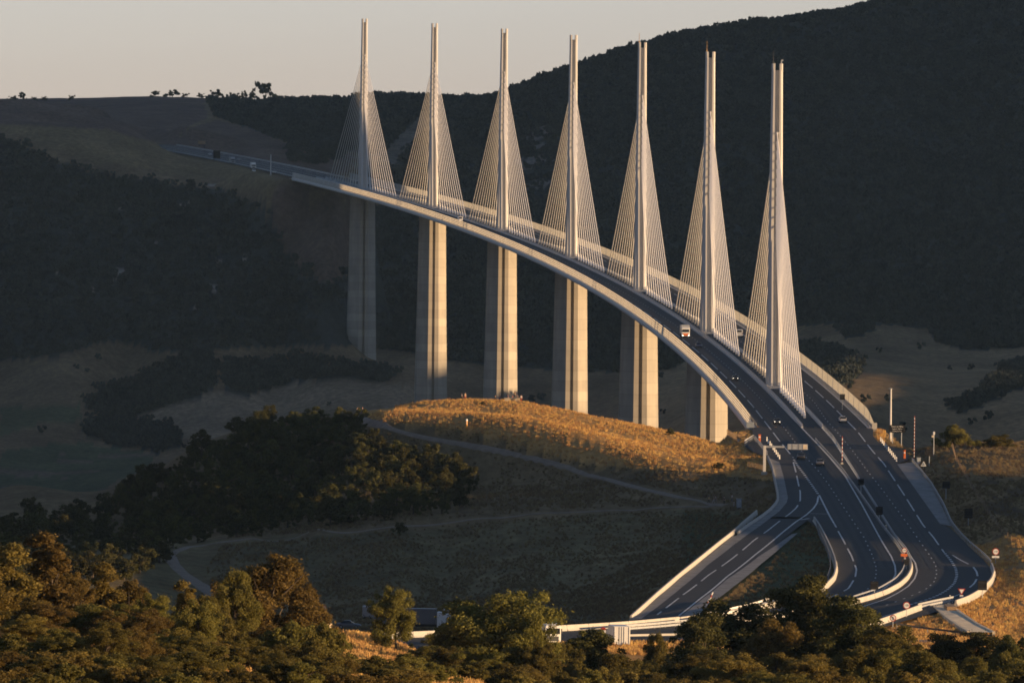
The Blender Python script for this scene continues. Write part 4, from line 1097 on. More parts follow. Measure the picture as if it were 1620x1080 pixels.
def tuft_mesh(name, seed, mat, n=26, h=.75, w=.05, r0=.45):
    r = np.random.default_rng(seed); V = []; 
    for i in range(n):
        a = r.random()*6.283; q = r0*math.sqrt(r.random()); b = r.random()*6.283; hh = h*(.5+.6*r.random()); l = .35*hh*r.normal(size=2)*.6
        x, y = q*math.cos(a), q*math.sin(a); dx, dy = w*math.cos(b), w*math.sin(b)
        V += [(x-dx,y-dy,0),(x+dx,y+dy,0),(x+l[0]+dx*.4,y+l[1]+dy*.4,hh),(x+l[0]-dx*.4,y+l[1]-dy*.4,hh)]
    me = npmesh(name, V, np.arange(n*4).reshape(-1,4), M[mat])
    me.attributes.new('leaf','FLOAT','FACE').data.foreach_set('value', r.random(n).astype(np.float32)); return me
tg = template('dry_tuft', tuft_mesh('dry_tuft', 1, 'grass')); tw = template('weed_tuft', tuft_mesh('weed_tuft', 2, 'weed', 30, .8, .06))
def grass_points(x0, x1, y0, y1, sx, sy):
    X, Y = jgrid(x0, x1, y0, y1, sx, sy); k = np.abs(X) < .07*Y; X, Y = X[k], Y[k]; Z = height(X, Y); px, py = proj(X, Y, Z)
    d1 = np.where(inpoly(X, Y, BED_MAIN), 0, polydist(X, Y, BED_MAIN)); d2 = np.where(inpoly(X, Y, BED_RAMP), 0, polydist(X, Y, BED_RAMP))
    k = (d1 > .8) & (d2 > .8)
    for ap in APRONS: k &= ~(inpoly(X, Y, ap) | (polydist(X, Y, ap) < .6))
    for pp in (PATH_UP, PATH_LOW, PATH_LINK):
        W = [proj(*hit(a, b, 1200, 2300, 300)) for a, b in pp]; k &= polydist(px, py*3, [(a, b*3) for a, b in W], False) > 15
    k &= ~inpoly(px, py, [(1474,959),(1502,955),(1524,972),(1549,989),(1580,1006),(1530,1006),(1514,997),(1494,982)])
    return X[k], Y[k], Z[k], px[k], py[k]
X, Y, Z, px, py = grass_points(-62, 128, 1330, 2085, .85, 2.2)
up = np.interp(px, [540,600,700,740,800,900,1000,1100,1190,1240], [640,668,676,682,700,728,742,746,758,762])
shade = (px < 1240) & (py > up) & (Y > 1340) | ((px > 1400) & (Y > 1640)) | ((px > 1080) & (px < 1330) & (py > 812))  # tufts here get the shade-dulled weed colour
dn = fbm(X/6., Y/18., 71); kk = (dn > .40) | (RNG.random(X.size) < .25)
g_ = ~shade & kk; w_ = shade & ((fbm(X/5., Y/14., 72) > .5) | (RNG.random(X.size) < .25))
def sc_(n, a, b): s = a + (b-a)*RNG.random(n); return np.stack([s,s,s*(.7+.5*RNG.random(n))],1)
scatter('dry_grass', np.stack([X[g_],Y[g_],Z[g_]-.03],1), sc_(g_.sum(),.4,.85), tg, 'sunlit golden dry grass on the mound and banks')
scatter('shaded_weeds', np.stack([X[w_],Y[w_],Z[w_]-.03],1), sc_(w_.sum(),.3,.75), tw, 'dry weeds, coloured dull for shade, on the slopes by the road')
X, Y = jgrid(-70, 75, 640, 1000, .6, 1.1); k = np.abs(X) < .066*Y; X, Y = X[k], Y[k]; Z = height(X, Y)
k = fbm(X/4., Y/9., 73) > .36; scatter('knoll_grass', np.stack([X[k],Y[k],Z[k]-.03],1), sc_(k.sum(),.55,1.1), tg, 'golden grass on the knoll among the foreground trees')
X, Y, Z, px, py = grass_points(-10, 110, 1215, 1340, .9, 1.8); k = fbm(X/4., Y/9., 74) > .4
scatter('dry_grass', np.stack([X[k],Y[k],Z[k]-.03],1), sc_(k.sum(),.6,1.1), tg, 'orange dry grass below the motorway bend')
EXPO = 1.0

# ------------------------------------------------------------------ vehicles
def carpaint(name, col): return glossy(name, col, .3)
PAINT = {k: carpaint(k+'_car_paint', c) for k, c in {'black':(.02,.02,.024),'white':(.72,.71,.68),'silver':(.32,.33,.34),'blue':(.04,.06,.11),'grey':(.12,.12,.13),'red':(.35,.03,.02),'green':(.03,.16,.12)}.items()}
def slab(mb, secs):
    """loft of rounded cross-sections: (y, half width, z0, z1)"""
    rings = []
    for y, w, z0, z1 in secs:
        h = z1-z0; c = min(.14, w*.3, h*.35)
        rings.append([(-w+c,y,z0),(w-c,y,z0),(w,y,z0+c),(w,y,z1-c),(w-c,y,z1),(-w+c,y,z1),(-w,y,z1-c),(-w,y,z0+c)])
    mb.loft(rings)
def wheels(root, xs, ys, r=.32, wd=.22):
    for x in xs:
        for y in ys:
            mb = MB(); mb.tube([(x-wd/2,y,r),(x+wd/2,y,r)], r, 14); wl_ = mb.build('wheel', M['tyre'], root)
            mb = MB(); sg = 1 if x > 0 else -1; mb.tube([(x+sg*(wd/2-.02),y,r),(x+sg*(wd/2+.02),y,r)], r*.62, 10); mb.build('rim', M['rim'], wl_)
def make_car(name, loc, rz, paint, label, lit=False, estate=False, cat='car', group=None):
    """front of the car points to local -y"""
    root = empty(name, loc, rz, label, cat, group)
    mb = MB(); slab(mb, [(-2.15,.70,.35,.62),(-2.05,.80,.24,.72),(-1.5,.86,.20,.86),(-.75,.88,.20,.95),(1.3,.88,.20,1.0),(1.9,.85,.24,.98),(2.12,.76,.36,.86)])
    mb.build('body', PAINT[paint], root, smooth=True, bevel=.02)
    r = 1.9 if estate else 1.35
    mb = MB(); mb.loft([[(-a,y,.93),(a,y,.93),(b,y2,z),(-b,y2,z)] for y, a, y2, b, z in ((-.95,.80,-.25,.62,1.40),(-.2,.82,0,.66,1.46),(r-.1,.80,r-.45,.62,1.43),(r+.3,.76,r+.02,.58,1.05))])
    mb.build('cabin', M['glass'], root, bevel=.03)
    mb = MB(); mb.loft([[(-.62,y,z),(.62,y,z),(.58,y,z+.05),(-.58,y,z+.05)] for y, z in ((-.26,1.395),(.1,1.46),(r-.5,1.43))]); mb.build('roof', PAINT[paint], root)
    wheels(root, (-.80,.80), (-1.35,1.35))
    for sx in (-1, 1):
        mb = MB(); mb.lathe((sx*.6,0,0), [(.001,-.03),(.085,-.02),(.09,.04),(.001,.05)], 10)
        o = mb.build('headlight', M['lamp' if lit else 'rim'], root); o.rotation_euler = (math.pi/2,0,0); o.location = (0,-2.09,.62)
        mb = MB(); mb.box((sx*.68,2.09,.76),(.2,.08,.14)); mb.build('tail_light', M['red'], root)
        mb = MB(); mb.box((sx*.97,-.55,1.02),(.2,.12,.14)); mb.build('mirror', PAINT[paint], root)
    mb = MB(); mb.box((0,-2.16,.50),(.9,.05,.16)); mb.build('grille', M['dark_metal'], root)
    return root
def make_lorry(loc, rz, label, box='white', cab='white', L=9., art=False, cat='lorry', lit=False):
    root = empty('lorry', loc, rz, label, cat)
    mb = MB(); slab(mb, [(-2.3,1.16,.5,1.7),(-2.25,1.22,.45,2.9),(-1.6,1.24,.45,3.15),(-.4,1.24,.45,3.3),(-.2,1.2,.5,3.3)]); c = mb.build('cab', PAINT[cab], root, bevel=.04)
    mb = MB(); mb.loft([[(-1.08,y,z0),(1.08,y,z0),(1.08,y+dy,z1),(-1.08,y+dy,z1)] for y, z0, z1, dy in ((-2.33,1.65,2.6,.07),(-2.2,1.65,2.6,.07))]); mb.build('windscreen', M['glass'], c)
    mb = MB(); mb.box((0,-2.36,.95),(1.7,.08,.7)); mb.build('grille', M['orange'] if lit else M['dark_metal'], c)
    mb = MB(); mb.box((0,L/2,2.45),(2.5,L,2.75)); bx = mb.build('cargo_box', PAINT[box], root, bevel=.05)
    mb = MB(); [mb.box((x_,L+.03,2.45),(.06,.05,2.6)) for x_ in (-1.1,-.35,0,.35,1.1)]; mb.box((0,L+.03,1.15),(2.4,.05,.12)); mb.build('door_bars', M['galv'], bx)
    mb = MB(); mb.box((0,L/2-.2,.85),(1.0,L+1.2,.4)); mb.build('chassis', M['dark_metal'], root)
    wheels(root, (-1.0,1.0), (-1.3, L-2.2, L-1.0), .5, .34)
    for sx in (-1, 1):
        mb = MB(); mb.box((sx*.85,-2.34,.62),(.34,.08,.2)); mb.build('headlight', M['lamp' if lit else 'rim'], c)
        mb = MB(); mb.box((sx*1.38,-2.1,2.1),(.16,.14,.7)); mb.build('mirror', M['dark_metal'], c)
        mb = MB(); mb.box((sx*1.0,L+.02,1.0),(.35,.06,.2)); mb.build('tail_light', M['red'], root)
    return root
def make_van(loc, rz, paint, label, cat='van'):
    root = empty('van', loc, rz, label, cat)
    mb = MB(); slab(mb, [(-2.6,.8,.35,.9),(-2.5,.92,.3,1.05),(-1.75,.97,.28,1.3),(-.95,.98,.28,2.15),(-.6,.98,.28,2.3),(2.4,.98,.28,2.32),(2.6,.93,.34,2.2)]); mb.build('body', PAINT[paint], root, bevel=.03)
    mb = MB(); mb.loft([[(-.84,y,z),(.84,y,z),(.78,y+.62,z+.72),(-.78,y+.62,z+.72)] for y, z in ((-1.82,1.33),(-1.70,1.30))]); mb.build('windscreen', M['glass'], root)
    mb = MB(); mb.box((0,2.60,1.75),(1.4,.06,.6)); mb.build('rear_window', M['glass'], root)
    wheels(root, (-.88,.88), (-1.6,1.6), .35, .25)
    for sx in (-1, 1):
        mb = MB(); mb.box((sx*.7,-2.6,.78),(.3,.08,.2)); mb.build('headlight', M['rim'], root)
        mb = MB(); mb.box((sx*.88,2.62,1.0),(.12,.06,.5)); mb.build('tail_light', M['red'], root)
    return root
def on_road(px, py, dz=.06):
    p = road(px, py)
    if p[1] < 2056: return (p[0], p[1], p[2] + dz), 0.
    # on the deck: nearest station
    s = float(np.interp(p[1], _ay, _ss)); h = arc(s)[1]; q = deckpt(s, 0)
    off = (p[0]-q[0])/math.cos(h); t = deckpt(s, off, dz); return t, h
def heading(px, py, h, near):
    return h if near is None else near
VEH = [
 (1229,671,'car','black','black car with lit headlamps beside the foot of the nearest mast stays',True,False,None),
 (1267,726,'car','black','dark car under the end of the gantry sign',False,False,None),
 (1297,736,'car','grey','dark grey car in the left lane just before the exit gore',False,False,None),
 (1163,602,'car','black','black car with one bright headlamp, level with the short lit pier',True,False,None),
 (1105,550,'car','blue','small dark blue car right behind the white lorry',False,False,None),
 (1333,668,'car','white','white hatchback driving away on the right carriageway',False,True,None),
]
for px, py, k, pt, lab, lit, est, hd in VEH:
    loc, h = on_road(px, py); h = h or (.02 if py < 700 else -.02)
    away = 'away' in lab
    make_car('car', loc, h + (math.pi if away else 0), pt, lab, lit, est)
loc, h = on_road(1084,534); make_lorry(loc, h, 'white lorry with a grey sided box coming down the viaduct', 'silver', 'white', 8., lit=True)
loc, h = on_road(1169,533); make_van(loc, h+math.pi, 'white', 'white van driving away behind the stays of the second mast')
loc, h = on_road(728,351); make_van(loc, h, 'white', 'white van on the deck right of the second farthest mast')
for px, py, pt, lab in ((401,268,'white','bright white lorry on the far approach road'),(368,259,'silver','grey lorry higher up on the far approach road')):
    loc, h = on_road(px, py); make_lorry(loc, h, lab, pt, pt, 6.)
for px, py, pt, lab in ((402,272,'white','small white car at the kerb of the far approach road'),(434,274,'white','white car near the far end of the viaduct by the thin pole'),(378,254,'silver','silver car on the far lanes of the approach road'),(332,246,'white','pale car next to the dark gantry on the far road')):
    loc, h = on_road(px, py); make_car('car', loc, h, pt, lab)
# vehicles at the rest area and behind the trees
for px, py, Y, k, pt, rz, lab in ((588,977,1545,'van','silver',.35,'pale van parked in the shade left of the small upright tree'),(716,976,1540,'van','white',.4,'white camper van parked in the shade by the broad tree'),
                                (690,1001,1475,'lorry','grey',1.5,'long grey trailer lorry parked behind the white barrier'),(655,990,1500,'van','grey',1.4,'grey van half hidden behind the small upright tree'),(622,1000,1480,'car','blue',1.3,'dark car parked behind the grass knoll'),(552,994,1490,'car','grey',1.5,'grey car parked behind the two cream boards')):
    d = ray(px, py); x = d[0]*Y; z = h1(x, Y)
    if k == 'lorry': make_lorry((x,Y,z), rz, lab, pt, 'white', 6. if rz < 1 else 11.)
    elif k == 'van': make_van((x,Y,z), rz, pt, lab)
    else: make_car('car', (x,Y,z), rz, pt, lab)
d = ray(975,1022); Y = 1255.; x = d[0]*Y; make_lorry((x, Y, max(h1(x,Y), d[2]*Y)-.6), math.pi+.12, 'white box lorry lit by the sun behind the dark low tree', 'white', 'white', 6.)
d = ray(868,1008); Y = 1268.; x = d[0]*Y; make_lorry((x, Y, max(h1(x,Y), d[2]*Y-1)), .3, 'white and green lorry half hidden by the broad olive tree', 'green', 'white', 5.)

# ------------------------------------------------------------------ signs, posts, masts of the motorway
def txt(s, size, loc, rot, mat, parent, name='lettering', depth=.01):
    cu = bpy.data.curves.new(name, 'FONT'); cu.body = s; cu.size = size; cu.align_x = 'CENTER'; cu.align_y = 'CENTER'; cu.extrude = depth
    o = bpy.data.objects.new(name, cu); me = bpy.data.meshes.new_from_object(o); bpy.data.objects.remove(o)
    me.materials.clear(); me.materials.append(mat); o = bpy.data.objects.new(name, me); link(o, parent); o.location = loc; o.rotation_euler = rot; return o
def foot(px, py, onroad):
    p = road(px, py) if onroad else hit(px, py, 1100, 2300); return p
def dark_sign(px, top, bot, ppy, w, label, onroad=True, twin=False):
    """panel seen from behind: bearings of panel top, panel bottom and foot"""
    p = foot(px, ppy, onroad); m = p[1]/F; root = empty('traffic_sign', tuple(p), 0, label, 'sign')
    h = (bot-top)*m; zc = (ppy - (top+bot)/2)*m; W = w*m
    mb = MB(); mb.box((0,0,zc), (W,.08,h)); pn = mb.build('panel', M['dark'], root, bevel=.02)
    mb = MB()
    for z in (-.3,.3): mb.box((0,-.06,zc+z*h), (W*.92,.05,.06))
    mb.build('panel_brace', M['dark_metal'], pn)
    for sx in ((-.25,.25) if twin else (0,)):
        mb = MB(); mb.tube([(sx*W,.1,-.3),(sx*W,.1,zc+h*.4)], .075, 8); mb.build('post', M['galv'], root)
dark_sign(1332.5,623,632,648,8,'small dark square sign standing against the right wind screen')
dark_sign(1362,757,767,780,9,'dark square sign in the median, the farther of two above the bend')
dark_sign(1391,801,814,825,10.5,'dark square sign in the median, the nearer of two above the bend')
dark_sign(1383,919,932,944,12.5,'dark square sign on a pale post at the foot of the left carriageway')
dark_sign(1554,918,933,949,14.5,'largest dark square sign at the outer right bend over the orange bank',False)
dark_sign(1470,711,721,737,12,'dark wide sign on a white post near the ridge bush',False)
dark_sign(1496.5,761,772,789,12,'dark square sign on the brown slope, the higher of two',False)
dark_sign(1532,804,819,831,13,'dark square sign on the brown slope, the lower of two',False)
dark_sign(1434,884,893,900,8,'small dark sign back at the tip of the median barrier')
def disc_sign(px, py, r, fpy, kind, label, onroad=False, plate=False):
    p = foot(px, fpy, onroad); m = p[1]/F; R = r*m*.88; z = (fpy-py)*m; root = empty('road_sign', tuple(p), 0, label, 'road sign')
    rot = (math.pi/2,0,0)
    mb = MB(); mb.lathe((0,0,0), [(.001,0),(R,0),(R,.05),(.001,.05)], 28); o = mb.build('sign_face', M['red'], root); o.rotation_euler = rot; o.location = (0,-.02,z)
    mb = MB(); mb.lathe((0,0,0), [(.001,.045),(R*.76,.045),(R*.76,.07),(.001,.07)], 28); b = mb.build('white_disc', M['white'], o)
    if kind.isdigit(): txt(kind, R*.74, (0,0,.075), (0,0,0), M['dark'], o)
    elif kind == 'none':      # overtaking ban lifted / no turn: a red slash with a dark arrow
        mb = MB(); mb.box((0,0,.08),(R*1.5,R*.2,.02)); q = mb.build('red_slash', M['red'], o); q.rotation_euler = (0,0,-.75)
        mb = MB(); mb.tube([(R*.1,-R*.5,.085),(R*.1,R*.1,.085),(-R*.15,R*.35,.085),(-R*.4,R*.35,.085)], R*.09, 6); mb.build('arrow_symbol', M['dark'], o)
    if plate:
        mb = MB(); mb.box((0,-.02,z-R*1.55),(R*2.1,.06,R*.55)); mb.build('lower_plate', M['white'], root)
    mb = MB(); mb.tube([(0,.08,-.4),(0,.08,z+R*.4)], .06, 8); mb.build('post', M['galv'], root)
disc_sign(1575,872,6.2,891,'110','round speed limit sign with a white plate on the orange bank',False,True)
disc_sign(1434,957,6.6,979,'130','round speed limit sign above the bright barrier, left of the drain chute')
disc_sign(1412.5,977,6.,993,'none','round no turn sign with red slash beside the bright barrier')
disc_sign(1430.5,870,4.8,887,'110','round speed limit sign on the median tip, over an orange board',True)
disc_sign(513,961,3.6,993,'none','small round sign on a dark pole at the rest area left of the boards')
disc_sign(500,954,2.6,975,'none','tiny pale round sign at the rest area left of the dark pole')
p = road(1430.5,889); root = empty('marker_board', tuple(p + np.array([0,.6,0])), 0, 'orange striped board below the median speed sign', 'sign')
mb = MB(); mb.box((0,0,1.35),(1.25,.06,.5)); mb.build('board', M['orange'], root); mb = MB(); mb.tube([(-.4,.05,0),(.1,.05,1.3)],.06,6); mb.build('leg', M['orange'], root); mb = MB(); mb.tube([(.5,.05,0),(.1,.05,1.3)],.06,6); mb.build('leg', M['orange'], root)
# give way triangle
p = foot(1521,953,False); m = p[1]/F; root = empty('give_way_sign', tuple(p), 0, 'give way triangle with a small plate before the lane merge', 'road sign')
def tri(r, up, z, y, mat, name, par):
    mb = MB(); a0 = math.pi/2 if up else -math.pi/2; A = [(r*math.cos(a0+k*2.0944), y, z+r*math.sin(a0+k*2.0944)) for k in range(3)]
    mb.loft([A, [(q[0],q[1]+.04,q[2]) for q in A]]); return mb.build(name, mat, par)
f = tri(.78, False, 19*m, -.02, M['red'], 'sign_face', root); tri(.48, False, 19*m, -.05, M['white'], 'white_triangle', f)
mb = MB(); mb.box((0,-.02,10.5*m),(.62,.05,.4)); mb.build('lower_plate', M['white'], root); mb = MB(); mb.tube([(0,.06,-.4),(0,.06,19*m)],.06,8); mb.build('post', M['galv'], root)
p = foot(1461,741,False); m = p[1]/F; root = empty('warning_sign', tuple(p), 0, 'small warning triangle in the grass beside the grey cabinet', 'road sign')
f = tri(.75, True, .95, -.02, M['white'], 'sign_face', root); tri(.5, True, .95, -.05, M['grey_box'], 'inner_triangle', f); mb = MB(); mb.tube([(0,.06,-.2),(0,.06,1.)],.05,6); mb.build('post', M['galv'], root)
# name board of the viaduct
p = foot(1414,697,False); p = at(1414,697,2005.); p[2] = h1(p[0],p[1]); m = p[1]/F
zb = at(1419,684,2005.)[2]-p[2]; zt = at(1419,672,2005.)[2]-p[2]
root = empty('name_board', tuple(p), 0, 'black name board with three lines of white lettering by the tall white pole', 'sign')
W = 25*m; hh = zt-zb; mb = MB(); mb.box((5*m,0,(zb+zt)/2),(W,.1,hh)); b = mb.build('panel', M['dark'], root)
for k, (s, sz) in enumerate((('Viaduc de Millau',.44),('longueur 2460 m',.34),('Gorges du Tarn',.34))): txt(s, sz, (5*m,-.07,zt-hh*(.20+.30*k)), (math.pi/2,0,0), M['white'], b)
for x in (-2*m, 12*m): mb = MB(); mb.tube([(x,.1,-.5),(x,.1,zb+.3)],.09,8); mb.build('post', M['galv'], root)
p = at(1408.5,693,2012.); p[2] = h1(p[0],p[1])-.2; top = at(1409.5,614.5,2012.)[2]-p[2]
root = empty('lighting_pole', tuple(p), 0, 'tall plain white pole standing at the near right end of the viaduct', 'pole')
mb = MB(); mb.tube([(0,0,-.3),(0,0,top)],[.30,.20],10); mb.build('shaft', M['steel_white'], root); mb = MB(); mb.tube([(-.5,0,top),(.5,0,top)],.08,6); mb.build('crossbar', M['galv'], root); mb = MB(); mb.box((0,0,.1),(.9,.9,.5)); mb.build('base', M['barrier'], root)
q, hq = on_road(437,276); t = (276-245)*q[1]/F
root = empty('lighting_pole', (q[0]-3, q[1], q[2]), 0, 'thin grey pole beside the far end of the viaduct', 'pole'); mb = MB(); mb.tube([(0,0,-3),(0,0,t)],[.35,.25],8); mb.build('shaft', M['steel_white'], root); mb = MB(); mb.box((0,0,-.2),(1.,1.,.6)); mb.build('base', M['barrier'], root)
# red and white banded masts
def banded(px, top, bot, label, onroad, n=12, r=.085):
    p = foot(px, bot, onroad); H = (bot-top)*p[1]/F; root = empty('banded_mast', tuple(p), 0, label, 'mast')
    for k in range(n):
        mb = MB(); mb.tube([(0,0,H*k/n),(0,0,H*(k+1)/n)], r, 8); mb.build('red_band' if k % 2 else 'white_band', M['red' if k % 2 else 'white'], root)
    mb = MB(); mb.box((0,0,.15),(.6,.6,.3)); mb.build('base', M['barrier'], root)
banded(1332,690,734,'red and white banded mast in the median before the bridge', True, 14)
banded(1446,658,728,'tall thin red and white banded mast by the grey cabinet', False, 26, .075)
for px, b, t in ((1117,961,947),(1123,953,936)):
    p = foot(px, b, False); H = (b-t)*p[1]/F; root = empty('marker_post', tuple(p), 0, 'left leaning orange and white post on the slip road verge' if px < 1120 else 'right upright white and red post on the slip road verge', 'post')
    for k in range(4): mb = MB(); mb.tube([(.03*k*k,0,H*k/4),(.03*(k+1)**2,0,H*(k+1)/4)],.13,8); mb.build('band', M[('orange' if px < 1120 else 'red') if k % 2 == 0 else 'white'], root)
# cantilever gantry
p = road(1209,748) + np.array([0,0,-.2]); m = p[1]/F; zt = 45*m
root = empty('cantilever_gantry', tuple(p), 0, 'pale cantilever sign gantry reaching over the slip lane', 'gantry')
mb = MB(); mb.box((0,0,zt/2),(.62,.55,zt)); mb.build('column', M['steel_white'], root, bevel=.04)
mb = MB(); mb.box((4.6,0,zt-.25),(8.6,.4,.42)); arm = mb.build('arm', M['galv'], root, bevel=.03)
mb = MB(); mb.box((7.35,-.3,zt-.2),(4.5,.22,1.25)); sg = mb.build('sign_back', M['galv'], root, bevel=.03)
mb = MB(); mb.box((9.0,-.44,zt-.2),(.9,.06,1.0)); mb.build('end_plate', M['cream'], sg)
mb = MB(); mb.box((6.2,-.44,zt-.2),(.08,.05,1.15)); mb.box((7.6,-.44,zt-.2),(.08,.05,1.15)); mb.build('stiffener', M['verge'], sg)
mb = MB(); mb.box((0,0,.15),(1.3,1.3,.7)); mb.build('base', M['barrier'], root)
# far dark gantry over the approach road
q, hq = on_road(343,254); root = empty('sign_gantry', q, hq, 'dark square gantry panel over the far approach road', 'gantry'); m = q[1]/F
mb = MB(); mb.box((0,0,3.5),(4.2,.3,4.6)); mb.build('panel', M['dark'], root)
for sx in (-1.6,1.6): mb = MB(); mb.tube([(sx,.3,-1.),(sx,.3,5)],.2,8); mb.build('post', M['dark_metal'], root)
p = hit(319,233,4300); root = empty('sign_board', tuple(p), 0, 'faint reddish hoarding on the far field above the road', 'sign'); m = p[1]/F
mb = MB(); mb.box((0,0,3.),(12*m,.3,5*m)); mb.build('panel', M['wood'], root)
for sx in (-4*m,4*m): mb = MB(); mb.tube([(sx,.3,-1.),(sx,.3,3)],.2,6); mb.build('post', M['dark_metal'], root)
# delineators at the lane closures
def delin(P, grp, lab, n):
    Q = resample(wl(P), .1); 
    for k in range(n):
        q = Q[int((len(Q)-1)*k/(n-1))]; mb = MB(); mb.lathe((0,0,0), [(.20,0),(.20,.06),(.15,.1),(.13,.95),(.10,1.0),(.001,1.02)], 10)
        root = empty('delineator_post', (q[0],q[1],q[2]+.03), 0, lab, 'delineator', grp)
        b = mb.build('post', M['white'], root); mb = MB(); mb.lathe((0,0,0), [(.155,.55),(.155,.72)], 10); mb.build('reflector', M['galv'], root)
delin([(1213,697.5),(1233,726)], 'delineators on the left lay-by', 'white delineator post in the row closing the left lay-by under the gantry', 9)
delin([(1393,698),(1418,729.5)], 'delineators on the right lay-by', 'white delineator post in the row closing the right lay-by', 11)
# emergency phones and small boxes
def sos(px, py, lab):
    p = road(px, py); root = empty('emergency_phone', tuple(p), 0, lab, 'phone post')
    mb = MB(); mb.box((0,0,.9),(.55,.5,1.8)); mb.build('cabinet', M['orange'], root, bevel=.06); mb = MB(); mb.box((0,-.26,1.35),(.4,.04,.35)); mb.build('panel', M['white'], root); mb = MB(); mb.box((0,0,1.9),(.7,.6,.16)); mb.build('hood', M['orange'], root, bevel=.03)
sos(1201.5,700,'orange emergency phone box at the near left end of the viaduct'); sos(1430.5,725,'orange emergency phone post in the right lay-by')
def cabinet(px, py, w, h, lab):
    p = hit(px, py, 1300, 2300); root = empty('utility_cabinet', tuple(p), .1, lab, 'cabinet'); m = p[1]/F
    mb = MB(); mb.box((0,0,h*m/2),(w*m,.8,h*m)); mb.build('case', M['grey_box'], root, bevel=.04); mb = MB(); mb.box((0,0,h*m+.05),(w*m+.2,1.,.1)); mb.build('roof', M['galv'], root); mb = MB(); mb.box((0,-.42,h*m*.5),(w*m*.8,.05,h*m*.8)); mb.build('door', M['galv'], root); mb = MB(); mb.box((w*m*.28,-.47,h*m*.5),(.05,.05,.25)); mb.build('handle', M['dark_metal'], root)
cabinet(1169,804,7.5,15,'grey cabinet at the end of the footpath by the people'); cabinet(1453,735,6,11,'pale grey cabinet at the foot of the tall banded mast'); cabinet(1168.5,700,2.5,5,'little green-grey cabinet beside the fence at the viaduct end')
# camera post on the ridge
p = hit(1477,721,1300,2300); m = p[1]/F; root = empty('camera_post', tuple(p), 0, 'thin post with a bright white camera head before the ridge bush', 'camera post')
mb = MB(); mb.tube([(0,0,-.3),(0,0,34*m)],.09,8); mb.build('post', M['galv'], root); mb = MB(); mb.box((0,-.1,36*m),(.42,.5,.75)); mb.build('camera_head', M['white'], root, bevel=.05); mb = MB(); mb.box((-.3,0,31*m),(.5,.3,.5)); mb.build('lamp_box', M['cream'], root, bevel=.05)
# orange and white marker on the mound
p = hit(738,677,1500,2300); m = p[1]/F; root = empty('marker_post', tuple(p), 0, 'orange and white gas pipeline marker standing alone at the shadow line of the mound', 'post')
mb = MB(); mb.lathe((0,0,0), [(.22,-.2),(.22,11*m),(.19,11.3*m)], 10); mb.build('post', M['yellow_orange'], root); mb = MB(); mb.lathe((0,0,0), [(.235,11.2*m),(.235,14.2*m),(.001,14.8*m)], 10); mb.build('cap', M['white'], root); mb = MB(); mb.box((.05,-.22,8*m),(.16,.04,3*m)); mb.build('plate', M['white'], root)
# boards on the knoll, milestone sign
for px, t, b, w, lab in ((511.5,988,1007,4,'narrow cream board, left of the two beside the knoll'),(521,986,1009,8,'wider cream board, right of the two beside the knoll')):
    Y = 905.; p = at(px, b, Y); z = h1(p[0], Y); root = empty('notice_board', (p[0],Y,min(z,p[2])), .5, lab, 'board'); H = (b-t)*Y/F + max(0, p[2]-min(z,p[2]))
    mb = MB(); mb.box((0,0,H-.75),(w*Y/F*1.1,.06,1.5)); mb.build('panel', M['cream'], root); mb = MB(); mb.tube([(w*.3*Y/F,.06,-.3),(w*.3*Y/F,.06,H)],.05,6); mb.build('post', M['wood'], root); mb = MB(); mb.box((0,-.04,H-.1),(w*Y/F*1.15,.05,.1)); mb.build('rail', M['wood'], root)
p = road(953.5,1003); m = p[1]/F; root = empty('milestone', tuple(p + np.array([0,-6,0])), 0, 'rounded white kilometre stone with a red top before the long barrier', 'milestone')
prof = [(-.42,0),(.42,0),(.42,1.0)] + [(.42*math.cos(a), 1.0+.42*math.sin(a)) for a in np.linspace(.3,math.pi-.3,7)] + [(-.42,1.0)]
mb = MB(); mb.loft([[(x,-.12,z) for x, z in prof],[(x,.12,z) for x, z in prof]]); mb.build('stone', M['white'], root)
prof = [(.45,1.0)] + [(.45*math.cos(a), 1.0+.45*math.sin(a)) for a in np.linspace(.2,math.pi-.2,9)] + [(-.45,1.0)]
mb = MB(); mb.loft([[(x,-.15,z) for x, z in prof],[(x,.15,z) for x, z in prof]]); mb.build('cap', M['red'], root)
# small white post by the island rail, and lamp posts of the bend
for px, b, t, lab in ((1211,954,945,'short white post on the rail of the grass island'),(1502.5,952,941,'short white post at the head of the drain chute')):
    p = road(px, b); H = (b-t)*p[1]/F; root = empty('guide_post', tuple(p), 0, lab, 'post'); mb = MB(); mb.tube([(0,0,-.2),(0,0,H)],.11,8); mb.build('shaft', M['white'], root); mb = MB(); mb.lathe((0,0,H-.35),[(.125,0),(.125,.2)],8); mb.build('band', M['dark_metal'], root)
p = road(1401.5,838); root = empty('bollard', tuple(p), 0, 'small yellowish bollard on the median between the dark signs', 'bollard'); mb = MB(); mb.lathe((0,0,0),[(.22,0),(.2,.9),(.12,1.05),(.001,1.1)],10); mb.build('shaft', M['cream'], root); mb = MB(); mb.lathe((0,0,0),[(.225,.6),(.215,.75)],10); mb.build('band', M['dark_metal'], root)

